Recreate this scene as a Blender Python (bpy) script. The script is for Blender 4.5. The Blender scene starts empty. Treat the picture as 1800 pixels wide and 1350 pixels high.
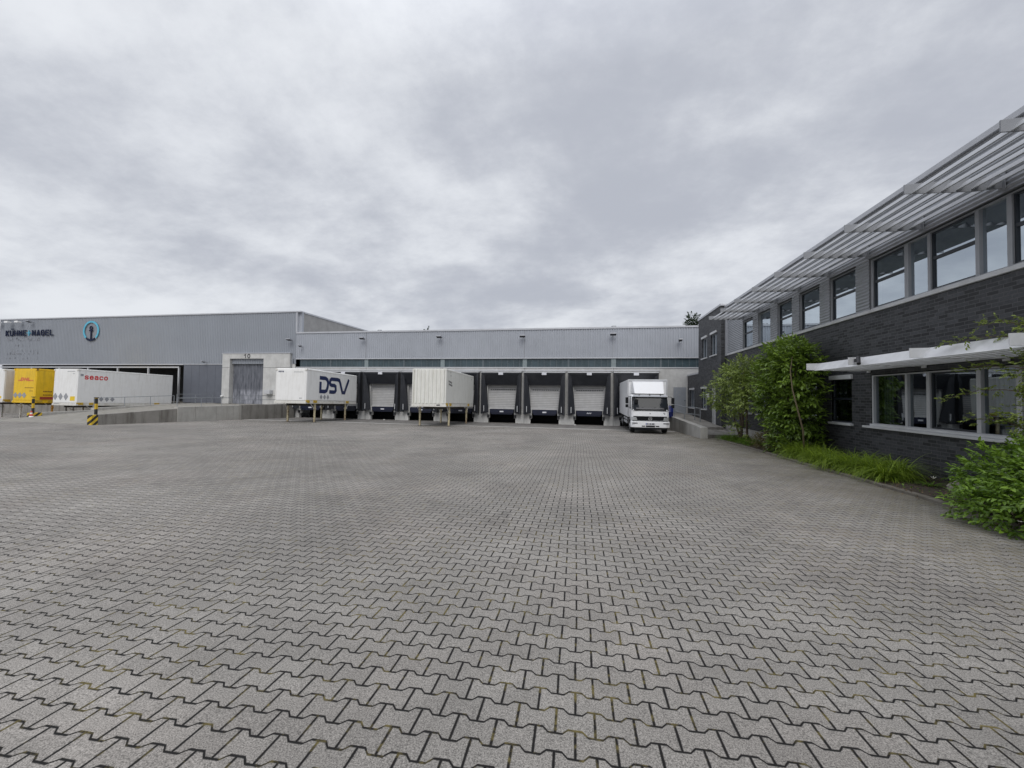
import bpy, math, random
import numpy as np
from math import sin, cos, pi, radians, sqrt, atan2, floor
from mathutils import Vector, Matrix, Euler
random.seed(7); RNG = np.random.default_rng(11)
scn = bpy.context.scene
COL = scn.collection

# ------------------------------------------------------------------ camera
CAMH = 1.58
cam = bpy.data.cameras.new("camera"); co = bpy.data.objects.new("camera", cam); COL.objects.link(co)
_yaw, _pit, _rol = radians(10.74), radians(1.55), radians(0.79)
F = Vector((-sin(_yaw)*cos(_pit), cos(_yaw)*cos(_pit), sin(_pit)))
R = Vector((cos(_yaw), sin(_yaw), 0)); U = R.cross(F)
R2 = R*cos(_rol) + U*sin(_rol); U2 = U*cos(_rol) - R*sin(_rol)
M = Matrix(((R2.x, U2.x, -F.x, 0), (R2.y, U2.y, -F.y, 0), (R2.z, U2.z, -F.z, CAMH), (0, 0, 0, 1)))
co.matrix_world = M
cam.sensor_fit = 'HORIZONTAL'; cam.sensor_width = 36.0; cam.lens = 36.0*725/1800
cam.clip_start = 0.05; cam.clip_end = 2000
scn.camera = co
scn.render.resolution_x = 1024; scn.render.resolution_y = 768
scn.view_settings.view_transform = 'Standard'; scn.view_settings.look = 'None'
scn.view_settings.exposure = 0.0; scn.view_settings.gamma = 1.0
scn.render.film_transparent = False

# ------------------------------------------------------------------ node helpers
class NT:
    def __init__(s, nt): s.nt = nt; s.n = nt.nodes; s.l = nt.links
    def node(s, t, **kw):
        n = s.n.new(t)
        for k, v in kw.items(): setattr(n, k, v)
        return n
    def put(s, sock, v):
        if isinstance(v, bpy.types.NodeSocket): s.l.new(v, sock)
        elif v is not None: sock.default_value = v
    def m(s, op, a, b=None, c=None, clamp=False):
        n = s.node('ShaderNodeMath', operation=op, use_clamp=clamp)
        s.put(n.inputs[0], a)
        if b is not None: s.put(n.inputs[1], b)
        if c is not None: s.put(n.inputs[2], c)
        return n.outputs[0]
    def vm(s, op, a, b=None):
        n = s.node('ShaderNodeVectorMath', operation=op); s.put(n.inputs[0], a)
        if b is not None: s.put(n.inputs[1], b)
        return n.outputs[0]
    def xyz(s, v):
        n = s.node('ShaderNodeSeparateXYZ'); s.put(n.inputs[0], v); return n.outputs
    def comb(s, x, y, z=0.0):
        n = s.node('ShaderNodeCombineXYZ'); s.put(n.inputs[0], x); s.put(n.inputs[1], y); s.put(n.inputs[2], z); return n.outputs[0]
    def noise(s, vec, scale, detail=4.0, rough=0.55, dist=0.0):
        n = s.node('ShaderNodeTexNoise'); s.put(n.inputs['Vector'], vec)
        n.inputs['Scale'].default_value = scale; n.inputs['Detail'].default_value = detail
        n.inputs['Roughness'].default_value = rough; n.inputs['Distortion'].default_value = dist
        return n.outputs['Fac']
    def mix(s, f, a, b, mode='MIX'):
        n = s.node('ShaderNodeMix', data_type='RGBA', blend_type=mode)
        s.put(n.inputs[0], f)
        for i, v in ((6, a), (7, b)):
            if isinstance(v, tuple) and len(v) == 3: v = (*v, 1)
            s.put(n.inputs[i], v)
        return n.outputs[2]
    def ramp(s, f, lo, hi, a=0.0, b=1.0):
        n = s.node('ShaderNodeMapRange'); s.put(n.inputs[0], f)
        n.inputs[1].default_value = lo; n.inputs[2].default_value = hi
        n.inputs[3].default_value = a; n.inputs[4].default_value = b
        return n.outputs[0]
    def bump(s, h, strength=0.3, dist=0.01):
        n = s.node('ShaderNodeBump'); s.put(n.inputs['Height'], h)
        n.inputs['Strength'].default_value = strength; n.inputs['Distance'].default_value = dist
        return n.outputs[0]

def srgb(r, g, b):
    f = lambda c: (c/255/12.92) if c/255 <= 0.04045 else ((c/255+0.055)/1.055)**2.4
    return (f(r), f(g), f(b))

# ------------------------------------------------------------------ world: overcast sky
SUN_EL, SUN_AZ = radians(46), radians(172)      # azimuth clockwise from +Y: light comes from behind, a little right
w = bpy.data.worlds.new("World"); scn.world = w; w.use_nodes = True
w.node_tree.nodes.clear(); N = NT(w.node_tree)
sky = N.node('ShaderNodeTexSky', sky_type='NISHITA', sun_disc=False)
sky.sun_elevation = SUN_EL; sky.sun_rotation = SUN_AZ; sky.air_density = 1.0; sky.dust_density = 3.0
bg = N.node('ShaderNodeBackground'); bg.inputs[1].default_value = 0.1
N.l.new(sky.outputs[0], bg.inputs[0])
tc = N.node('ShaderNodeTexCoord'); d = tc.outputs['Generated']; dx, dy, dz = N.xyz(d)
zz = N.m('ADD', N.m('MAXIMUM', dz, 0.0), 0.30)
px = N.m('DIVIDE', dx, zz); py = N.m('DIVIDE', dy, zz)
P = N.comb(px, py, 0.0)
n1 = N.noise(N.vm('ADD', P, (5.3, 2.9, 0.3)), 1.0, 9, 0.60, 0.15)
n2 = N.noise(N.vm('ADD', N.comb(N.m('MULTIPLY', px, 1.0), N.m('MULTIPLY', py, 1.35), 4.0), (9.2, 4.0, 0)), 2.3, 8, 0.62, 0.1)
n3 = N.noise(N.vm('ADD', P, (0.4, 7.7, 2.0)), 0.42, 3, 0.5, 0.0)
cl = N.m('ADD', N.m('ADD', N.m('MULTIPLY', n1, 0.5), N.m('MULTIPLY', n2, 0.27)), N.m('MULTIPLY', n3, 0.23))
t = N.ramp(cl, 0.36, 0.62)
sm = N.node('ShaderNodeMapRange', interpolation_type='SMOOTHERSTEP'); N.put(sm.inputs[0], cl)
sm.inputs[1].default_value = 0.37; sm.inputs[2].default_value = 0.61
ccol = N.mix(sm.outputs[0], srgb(180, 184, 194), srgb(229, 232, 237))
# the unbroken deck is brighter overhead than at the horizon (as overcast skies are)
up = N.ramp(dz, 0.0, 1.0); up2 = N.m('MULTIPLY', N.m('MAXIMUM', N.m('SUBTRACT', up, 0.62), 0.0), 2.2)
gain = N.m('ADD', N.m('ADD', 1.03, N.m('MULTIPLY', up, 0.10)), up2)
bg2 = N.node('ShaderNodeBackground'); N.put(bg2.inputs[0], ccol); N.put(bg2.inputs[1], gain)
mx = N.node('ShaderNodeMixShader'); mx.inputs[0].default_value = 0.95
N.l.new(bg.outputs[0], mx.inputs[1]); N.l.new(bg2.outputs[0], mx.inputs[2])
wo = N.node('ShaderNodeOutputWorld'); N.l.new(mx.outputs[0], wo.inputs[0])

sl = bpy.data.lights.new("sun", 'SUN'); so = bpy.data.objects.new("sun", sl); COL.objects.link(so)
sl.energy = 1.6; sl.angle = radians(36); sl.color = (1.0, 0.975, 0.94)
sd = Vector((sin(SUN_AZ)*cos(SUN_EL), cos(SUN_AZ)*cos(SUN_EL), sin(SUN_EL)))
so.rotation_euler = sd.to_track_quat('Z', 'Y').to_euler(); so.location = (0, 0, 60)

# ------------------------------------------------------------------ materials
MATS = {}
def newmat(name):
    m = bpy.data.materials.new(name); m.use_nodes = True; m.node_tree.nodes.clear()
    N = NT(m.node_tree); b = N.node('ShaderNodeBsdfPrincipled'); o = N.node('ShaderNodeOutputMaterial')
    N.l.new(b.outputs[0], o.inputs[0]); MATS[name] = m
    return m, N, b, o
def mat(name, col, rough=0.6, metal=0.0, var=0.12, scale=3.0, dirt=None, dirt_amt=0.0, streak=False, spec=0.5, bump=0.0, bscale=60, coat=0.0, grime_scale=1.2):
    m, N, b, o = newmat(name)
    tc = N.node('ShaderNodeTexCoord').outputs['Object']
    n = N.noise(tc, scale, 5, 0.6)
    c = N.mix(N.ramp(n, 0.3, 0.7), tuple(x*(1-var) for x in col), tuple(min(1, x*(1+var)) for x in col))
    if dirt:
        x, y, z = N.xyz(tc)
        v = N.comb(N.m('MULTIPLY', x, 1.0), N.m('MULTIPLY', y, 1.0), N.m('MULTIPLY', z, 0.15 if streak else 1.0))
        n2 = N.noise(v, grime_scale*(4 if streak else 1), 6, 0.65)
        c = N.mix(N.m('MULTIPLY', N.ramp(n2, 0.48, 0.72), dirt_amt), c, dirt)
    N.put(b.inputs['Base Color'], c); b.inputs['Roughness'].default_value = rough
    b.inputs['Metallic'].default_value = metal; b.inputs['Specular IOR Level'].default_value = spec
    b.inputs['Coat Weight'].default_value = coat
    if bump:
        N.put(b.inputs['Normal'], N.bump(N.noise(tc, bscale, 4, 0.6), bump, 0.01))
    return m

def paving_material():
    m, N, b, o = newmat("paving")
    g = N.node('ShaderNodeTexCoord').outputs['Object']
    x0, y0, z0 = N.xyz(g)
    a = radians(1.6)
    wob = N.m('MULTIPLY', N.m('SUBTRACT', N.noise(g, 0.35, 2, 0.5), 0.5), 0.10)
    x = N.m('ADD', N.m('ADD', N.m('MULTIPLY', x0, cos(a)), N.m('MULTIPLY', y0, sin(a))), wob)
    y = N.m('ADD', N.m('SUBTRACT', N.m('MULTIPLY', y0, cos(a)), N.m('MULTIPLY', x0, sin(a))), wob)
    p, r = 0.197, 0.1375
    u = N.m('DIVIDE', x, p); v = N.m('DIVIDE', y, r)
    tri = N.m('SUBTRACT', N.m('MULTIPLY', N.m('ABSOLUTE', N.m('SUBTRACT', N.m('FRACT', u), 0.5)), 4.0), 1.0)
    T = N.m('MAXIMUM', N.m('MINIMUM', N.m('MULTIPLY', tri, 3.6), 1.0), -1.0)
    k0 = N.m('ROUND', v)
    par = N.m('MULTIPLY', N.m('FRACT', N.m('MULTIPLY', k0, 0.5)), 2.0)      # 0 or 1
    sgn = N.m('SUBTRACT', N.m('MULTIPLY', par, 2.0), 1.0)
    bb = N.m('MULTIPLY', N.m('MULTIPLY', T, sgn), 0.108)
    dv = N.m('SUBTRACT', N.m('SUBTRACT', v, k0), bb)
    dh = N.m('MULTIPLY', N.m('ABSOLUTE', dv), r)
    above = N.m('GREATER_THAN', dv, 0.0)
    row = N.m('SUBTRACT', N.m('ADD', k0, above), 1.0)
    rpar = N.m('MULTIPLY', N.m('ABSOLUTE', N.m('FRACT', N.m('MULTIPLY', row, 0.5))), 2.0)
    uu = N.m('SUBTRACT', u, N.m('MULTIPLY', rpar, 0.5))
    fu = N.m('FRACT', uu)
    dvj = N.m('MULTIPLY', N.m('MINIMUM', fu, N.m('SUBTRACT', 1.0, fu)), p)
    dist = N.m('MINIMUM', dh, dvj)
    wn = N.node('ShaderNodeTexWhiteNoise', noise_dimensions='2D')
    N.put(wn.inputs['Vector'], N.comb(N.m('FLOOR', uu), row)); rnd = wn.outputs['Value']
    jn = N.noise(g, 22.0, 3, 0.6)
    jw = N.m('ADD', 0.0048, N.m('MULTIPLY', jn, 0.0064))
    joint = N.m('SUBTRACT', 1.0, N.m('DIVIDE', N.m('SUBTRACT', dist, N.m('MULTIPLY', jw, 0.55)), N.m('MULTIPLY', jw, 0.6)), clamp=True)
    # concrete face: exposed speckle, stone to stone tone, broad traffic stains
    sp = N.noise(g, 150.0, 3, 0.75); sp2 = N.noise(g, 60.0, 3, 0.7)
    base = N.mix(N.ramp(sp, 0.34, 0.66), (0.088, 0.083, 0.076), (0.438, 0.414, 0.382))
    base = N.mix(N.m('MULTIPLY', N.ramp(sp2, 0.55, 0.75), 0.35), base, (0.52, 0.49, 0.46))
    tone = N.m('ADD', 0.92, N.m('MULTIPLY', rnd, 0.15))
    big = N.noise(g, 0.16, 6, 0.62, 0.6); mid = N.noise(g, 0.9, 5, 0.6, 0.3)
    tone = N.m('MULTIPLY', tone, N.ramp(big, 0.32, 0.68, 0.76, 1.15))
    tone = N.m('MULTIPLY', tone, N.ramp(mid, 0.3, 0.7, 0.85, 1.12))
    # long sweeping tyre marks along the turning circle toward the docks
    rr = N.m('SQRT', N.m('ADD', N.m('POWER', N.m('SUBTRACT', x0, -18.0), 2.0), N.m('POWER', N.m('SUBTRACT', y0, 36.0), 2.0)))
    tn = N.noise(N.comb(N.m('MULTIPLY', rr, 1.4), N.m('MULTIPLY', x0, 0.06), 0.0), 1.0, 4, 0.6)
    tone = N.m('MULTIPLY', tone, N.ramp(tn, 0.52, 0.72, 1.0, 0.84))
    base = N.mix(1.0, base, N.comb(tone, tone, tone), 'MULTIPLY')
    base = N.mix(N.ramp(N.noise(g, 0.5, 3, 0.6), 0.45, 0.75, 0.0, 0.35), base, N.mix(1.0, base, (1.06, 0.975, 0.95, 1), 'MULTIPLY'))
    oil = N.ramp(N.noise(g, 0.55, 5, 0.7, 1.2), 0.60, 0.70, 1.0, 0.72)
    base = N.mix(1.0, base, N.comb(oil, oil, oil), 'MULTIPLY')
    # moss: in the joints everywhere in patches, denser to the right edge
    edge = N.ramp(x0, 1.5, 6.2, 0.0, 0.16)
    mossn = N.noise(g, 9.0, 4, 0.7); mossbig = N.noise(g, 0.8, 3, 0.6)
    moss = N.m('MULTIPLY', N.ramp(N.m('ADD', N.m('ADD', mossn, N.m('MULTIPLY', mossbig, 0.35)), edge), 0.70, 0.82), 1.0)
    jc = N.mix(moss, (0.007, 0.0065, 0.006), (0.13, 0.105, 0.035))
    film = N.m('MULTIPLY', N.ramp(x0, 3.6, 6.0), N.ramp(N.noise(g, 1.6, 4, 0.6), 0.35, 0.65, 0.15, 0.6))
    base = N.mix(film, base, (0.085, 0.078, 0.048))
    c = N.mix(joint, base, jc)
    N.put(b.inputs['Base Color'], c); b.inputs['Roughness'].default_value = 0.86
    b.inputs['Specular IOR Level'].default_value = 0.35
    h = N.m('ADD', N.m('MULTIPLY', N.m('MINIMUM', N.m('DIVIDE', dist, 0.008), 1.0), 0.9), N.m('MULTIPLY', sp2, 0.14))
    N.put(b.inputs['Normal'], N.bump(h, 0.55, 0.006))
    return m

def brick_material():
    m, N, b, o = newmat("dark_brick")
    g = N.node('ShaderNodeTexCoord').outputs['Object']
    geo = N.node('ShaderNodeNewGeometry'); nx, ny, nz = N.xyz(geo.outputs['Normal'])
    x, y, z = N.xyz(g)
    side = N.m('GREATER_THAN', N.m('ABSOLUTE', ny), 0.5)
    u = N.m('ADD', N.m('MULTIPLY', x, side), N.m('MULTIPLY', y, N.m('SUBTRACT', 1.0, side)))
    bt = N.node('ShaderNodeTexBrick'); N.put(bt.inputs['Vector'], N.comb(u, z, 0.0))
    bt.offset = 0.37; bt.offset_frequency = 2; bt.squash = 1.0
    bt.inputs['Scale'].default_value = 1.0; bt.inputs['Brick Width'].default_value = 0.26
    bt.inputs['Row Height'].default_value = 0.0833; bt.inputs['Mortar Size'].default_value = 0.009
    bt.inputs['Mortar Smooth'].default_value = 0.3; bt.inputs['Bias'].default_value = -0.1
    bt.inputs['Color1'].default_value = (0.017, 0.018, 0.021, 1); bt.inputs['Color2'].default_value = (0.072, 0.076, 0.083, 1)
    bt.inputs['Mortar'].default_value = (0.088, 0.089, 0.092, 1)
    n = N.noise(g, 14, 4, 0.6); n2 = N.noise(g, 0.7, 4, 0.6)
    c = N.mix(1.0, bt.outputs['Color'], N.comb(N.ramp(n, 0.3, 0.7, 0.75, 1.25), N.ramp(n, 0.3, 0.7, 0.75, 1.25), N.ramp(n, 0.3, 0.7, 0.78, 1.25)), 'MULTIPLY')
    c = N.mix(N.ramp(n2, 0.45, 0.75, 0.0, 0.22), c, (0.055, 0.054, 0.052))
    N.put(b.inputs['Base Color'], c); b.inputs['Roughness'].default_value = 0.62
    h = N.m('SUBTRACT', N.m('MULTIPLY', n, 0.3), bt.outputs['Fac'])
    N.put(b.inputs['Normal'], N.bump(h, 0.5, 0.008))
    return m

def concrete_material(name, col, stain, amt=0.6, panels=0.0):
    m, N, b, o = newmat(name)
    g = N.node('ShaderNodeTexCoord').outputs['Object']; x, y, z = N.xyz(g)
    n = N.noise(g, 1.3, 6, 0.65, 0.4); n2 = N.noise(g, 30, 4, 0.7)
    st = N.noise(N.comb(N.m('MULTIPLY', x, 2.2), N.m('MULTIPLY', y, 2.2), N.m('MULTIPLY', z, 0.35)), 1.0, 6, 0.68)
    c = N.mix(N.ramp(n, 0.3, 0.7), tuple(k*0.82 for k in col), tuple(k*1.12 for k in col))
    c = N.mix(N.m('MULTIPLY', N.ramp(st, 0.47, 0.68), amt), c, stain)
    c = N.mix(N.ramp(n2, 0.35, 0.8, 0.0, 0.35), c, tuple(k*0.7 for k in col))
    N.put(b.inputs['Base Color'], c); b.inputs['Roughness'].default_value = 0.85
    N.put(b.inputs['Normal'], N.bump(n2, 0.25, 0.01))
    return m

def leaf_material(name, dark, light, rough=0.42, trans=0.22):
    m, N, b, o = newmat(name)
    at = N.node('ShaderNodeAttribute', attribute_name='tone')
    c = N.mix(at.outputs['Fac'], dark, light)
    N.put(b.inputs['Base Color'], c); b.inputs['Roughness'].default_value = rough
    tr = N.node('ShaderNodeBsdfTranslucent'); N.put(tr.inputs[0], N.mix(0.5, c, light))
    ms = N.node('ShaderNodeMixShader'); ms.inputs[0].default_value = trans
    N.l.new(b.outputs[0], ms.inputs[1]); N.l.new(tr.outputs[0], ms.inputs[2]); N.l.new(ms.outputs[0], o.inputs[0])
    return m

def glass_material(name, tint=(0.35, 0.42, 0.42), refl=0.55, rcol=(0.84, 0.93, 1.0)):
    m, N, b, o = newmat(name)
    N.n.remove(b)
    tr = N.node('ShaderNodeBsdfTransparent'); tr.inputs[0].default_value = (*tint, 1)
    gl = N.node('ShaderNodeBsdfGlossy'); gl.inputs[0].default_value = (*rcol, 1); gl.inputs['Roughness'].default_value = 0.015
    g = N.node('ShaderNodeTexCoord').outputs['Object']
    N.put(gl.inputs['Normal'], N.bump(N.noise(g, 1.1, 2, 0.5), 0.05, 0.02))
    fr = N.node('ShaderNodeFresnel'); fr.inputs[0].default_value = 1.5
    f = N.m('ADD', refl, N.m('MULTIPLY', fr.outputs[0], 0.8), clamp=True)
    ms = N.node('ShaderNodeMixShader'); N.put(ms.inputs[0], f)
    N.l.new(tr.outputs[0], ms.inputs[1]); N.l.new(gl.outputs[0], ms.inputs[2]); N.l.new(ms.outputs[0], o.inputs[0])
    return m

def stripe_material(name, a, b_, width, dx=1.0, dy=0.0, dz=1.0):
    m, N, b, o = newmat(name)
    g = N.node('ShaderNodeTexCoord').outputs['Object']; x, y, z = N.xyz(g)
    s = N.m('ADD', N.m('ADD', N.m('MULTIPLY', x, dx), N.m('MULTIPLY', y, dy)), N.m('MULTIPLY', z, dz))
    f = N.m('GREATER_THAN', N.m('FRACT', N.m('DIVIDE', s, width)), 0.5)
    c = N.mix(f, a, b_); n = N.noise(g, 12, 4, 0.7)
    c = N.mix(N.ramp(n, 0.5, 0.8, 0, 0.5), c, (0.12, 0.11, 0.10))
    N.put(b.inputs['Base Color'], c); b.inputs['Roughness'].default_value = 0.6
    return m

paving_material(); brick_material()
concrete_material("precast", (0.54, 0.54, 0.53), (0.28, 0.27, 0.25), 0.35)
concrete_material("old_concrete", (0.26, 0.247, 0.226), (0.085, 0.075, 0.062), 0.85)
concrete_material("light_concrete", (0.42, 0.41, 0.385), (0.20, 0.18, 0.155), 0.5)
concrete_material("plain_concrete_panel", (0.33, 0.325, 0.32), (0.22, 0.215, 0.21), 0.4)
concrete_material("apron", (0.185, 0.175, 0.165), (0.045, 0.042, 0.040), 0.9)
concrete_material("ramp_top", (0.27, 0.255, 0.228), (0.13, 0.125, 0.085), 0.6)
concrete_material("kerbstone", (0.175, 0.158, 0.132), (0.07, 0.06, 0.04), 0.7)
mat("soil", (0.055, 0.042, 0.030), 0.95, var=0.4, scale=9, bump=0.8, bscale=25)
mat("pit_dark", (0.02, 0.02, 0.022), 0.9)
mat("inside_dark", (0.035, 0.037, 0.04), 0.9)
mat("room", (0.10, 0.10, 0.10), 0.9)
mat("cladding", (0.365, 0.385, 0.425), 0.45, metal=0.15, var=0.05, scale=0.7, dirt=(0.31, 0.33, 0.36), dirt_amt=0.3)
mat("hall_cladding", (0.285, 0.305, 0.34), 0.45, metal=0.15, var=0.05, scale=0.6, dirt=(0.25, 0.27, 0.30), dirt_amt=0.3)
mat("office_cladding", (0.36, 0.375, 0.405), 0.38, metal=0.35, var=0.06, scale=1.0, dirt=(0.2, 0.2, 0.2), dirt_amt=0.25, streak=True)
mat("flashing", (0.50, 0.51, 0.54), 0.4, metal=0.3, var=0.06)
mat("aluminium", (0.74, 0.75, 0.77), 0.45, metal=0.1, var=0.08, dirt=(0.34, 0.34, 0.35), dirt_amt=0.4)
mat("bracket_shaded", (0.24, 0.25, 0.27), 0.5, var=0.1)  # upper sunshade brackets: underside shade painted in as a darker metal
mat("blade_grey", (0.46, 0.47, 0.49), 0.42, metal=0.3, var=0.08, dirt=(0.25, 0.25, 0.26), dirt_amt=0.4)
mat("frame_grey", (0.33, 0.34, 0.36), 0.45, metal=0.2, var=0.06)
mat("frame_light", (0.50, 0.51, 0.53), 0.45, metal=0.1, var=0.06)
mat("frame_dark", (0.022, 0.027, 0.035), 0.4)
mat("sill_white", (0.60, 0.61, 0.62), 0.5, var=0.07, dirt=(0.32, 0.31, 0.29), dirt_amt=0.5)
mat("paint_white", (0.80, 0.80, 0.79), 0.38, var=0.03, dirt=(0.52, 0.50, 0.45), dirt_amt=0.35, streak=True)
mat("paint_cream", (0.72, 0.72, 0.68), 0.45, var=0.04, dirt=(0.45, 0.43, 0.36), dirt_amt=0.4, streak=True)
mat("paint_white_dirty", (0.68, 0.67, 0.63), 0.5, var=0.08, dirt=(0.30, 0.25, 0.18), dirt_amt=0.6, grime_scale=3)
mat("paint_pale", (0.66, 0.62, 0.58), 0.5, var=0.05, dirt=(0.42, 0.37, 0.32), dirt_amt=0.5, streak=True)
mat("paint_yellow", (0.78, 0.50, 0.015), 0.45, var=0.06, dirt=(0.42, 0.27, 0.03), dirt_amt=0.5, streak=True)
mat("pad_yellow", (0.55, 0.36, 0.04), 0.55, var=0.15, dirt=(0.16, 0.07, 0.03), dirt_amt=0.7, grime_scale=8)
mat("leg_cream", (0.52, 0.46, 0.30), 0.6, var=0.12, dirt=(0.13, 0.045, 0.018), dirt_amt=0.95, grime_scale=5)
mat("leg_white", (0.60, 0.59, 0.56), 0.6, var=0.1, dirt=(0.20, 0.12, 0.07), dirt_amt=0.8, grime_scale=5)
mat("leg_orange", (0.45, 0.22, 0.03), 0.6, var=0.1, dirt=(0.12, 0.05, 0.03), dirt_amt=0.8, grime_scale=5)
mat("underframe", (0.06, 0.055, 0.05), 0.7, var=0.2)
mat("rubber_black", (0.012, 0.013, 0.017), 0.55, var=0.25, dirt=(0.03, 0.03, 0.035), dirt_amt=0.5)
mat("shelter_black", (0.016, 0.018, 0.024), 0.5, var=0.2, scale=2, dirt=(0.035, 0.036, 0.042), dirt_amt=0.6)
mat("door_panel", (0.38, 0.38, 0.385), 0.5, var=0.04, dirt=(0.30, 0.28, 0.22), dirt_amt=0.35)
mat("door_rail", (0.53, 0.53, 0.53), 0.45)
mat("leveller_blue", (0.006, 0.009, 0.028), 0.5, var=0.2)
mat("plate_white", (0.62, 0.63, 0.68), 0.5)
mat("strip_glass", (0.05, 0.075, 0.088), 0.3, var=0.25, scale=1.2, dirt=(0.03, 0.05, 0.055), dirt_amt=0.7, streak=True)
mat("strip_post", (0.20, 0.24, 0.25), 0.5)
mat("mullion_grey", (0.10, 0.125, 0.14), 0.5)
mat("slide_door", (0.115, 0.125, 0.15), 0.5, var=0.06, scale=1.5)
mat("galvanised", (0.30, 0.32, 0.34), 0.5, metal=0.5, var=0.12)
mat("grey_door", (0.27, 0.29, 0.32), 0.45, var=0.05)
mat("logo_navy", (0.012, 0.022, 0.085), 0.45)
mat("sign_navy", (0.014, 0.020, 0.048), 0.7, spec=0.2)
mat("sign_cyan", (0.10, 0.42, 0.58), 0.45)
mat("logo_red", (0.62, 0.012, 0.018), 0.6, spec=0.2)
mat("logo_pink", (0.62, 0.14, 0.06), 0.5)
mat("mark_grey", (0.30, 0.31, 0.33), 0.5)
mat("mark_dark", (0.04, 0.04, 0.045), 0.6)
mat("mark_yellow", (0.75, 0.52, 0.02), 0.5)
mat("mark_brown", (0.26, 0.13, 0.02), 0.6)
mat("mark_redbrown", (0.34, 0.055, 0.03), 0.55)
mat("truck_white", (0.76, 0.77, 0.79), 0.42, var=0.03, dirt=(0.55, 0.54, 0.52), dirt_amt=0.25, grime_scale=3)
mat("truck_black", (0.010, 0.011, 0.013), 0.7, spec=0.2)
mat("truck_grey", (0.10, 0.10, 0.11), 0.55)
mat("tyre", (0.015, 0.015, 0.015), 0.85)
mat("headlight_glass", (0.36, 0.37, 0.37), 0.12, metal=0.3)
mat("orange_lens", (0.6, 0.18, 0.02), 0.3)
mat("plate_blue", (0.01, 0.03, 0.25), 0.4)
mat("drum_blue", (0.01, 0.02, 0.13), 0.4)
mat("lamp_body", (0.32, 0.33, 0.36), 0.45)
mat("lamp_dark", (0.03, 0.03, 0.035), 0.5)
mat("lamp_white", (0.75, 0.75, 0.75), 0.4)
mat("cone_red", (0.60, 0.05, 0.02), 0.5)
mat("cone_white", (0.75, 0.75, 0.74), 0.5)
mat("bark", (0.10, 0.075, 0.05), 0.9, var=0.3, scale=12, bump=0.6, bscale=30)
mat("bark_pale", (0.12, 0.095, 0.055), 0.85, var=0.25, scale=10, bump=0.4)
mat("rock", (0.24, 0.22, 0.19), 0.9, var=0.2, scale=8, bump=0.7, bscale=12)
mat("petal", (0.75, 0.74, 0.66), 0.6)
mat("curtain", (0.34, 0.36, 0.36), 0.9)
mat("litter", (0.5, 0.5, 0.48), 0.8)
stripe_material("hazard", (0.015, 0.015, 0.015), (0.62, 0.42, 0.02), 0.36, 0.6, 1.0, -1.0)
stripe_material("hazard_post", (0.015, 0.015, 0.015), (0.62, 0.40, 0.02), 0.62, 0, 0, 1.0)
glass_material("pane_glass"); glass_material("pane_glass_low", (0.3, 0.36, 0.36), 0.20)
glass_material("windscreen_glass", (0.10, 0.12, 0.13), 0.10)
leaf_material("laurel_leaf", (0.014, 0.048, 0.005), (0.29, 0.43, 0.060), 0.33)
leaf_material("tree_leaf", (0.060, 0.105, 0.014), (0.40, 0.50, 0.12), 0.45)
leaf_material("grass_blade", (0.030, 0.085, 0.006), (0.34, 0.47, 0.045), 0.5, 0.35)
leaf_material("grass_blade_dark", (0.035, 0.085, 0.008), (0.22, 0.37, 0.035), 0.5, 0.3)
leaf_material("bush_leaf", (0.022, 0.068, 0.005), (0.225, 0.370, 0.036), 0.42)
leaf_material("red_leaf", (0.045, 0.055, 0.012), (0.21, 0.16, 0.045), 0.5)
leaf_material("slim_leaf", (0.080, 0.125, 0.018), (0.34, 0.42, 0.085), 0.5)
leaf_material("dead_leaf", (0.05, 0.03, 0.015), (0.26, 0.17, 0.08), 0.8, 0.05)
leaf_material("far_leaf", (0.012, 0.028, 0.012), (0.045, 0.075, 0.030), 0.7)

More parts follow.
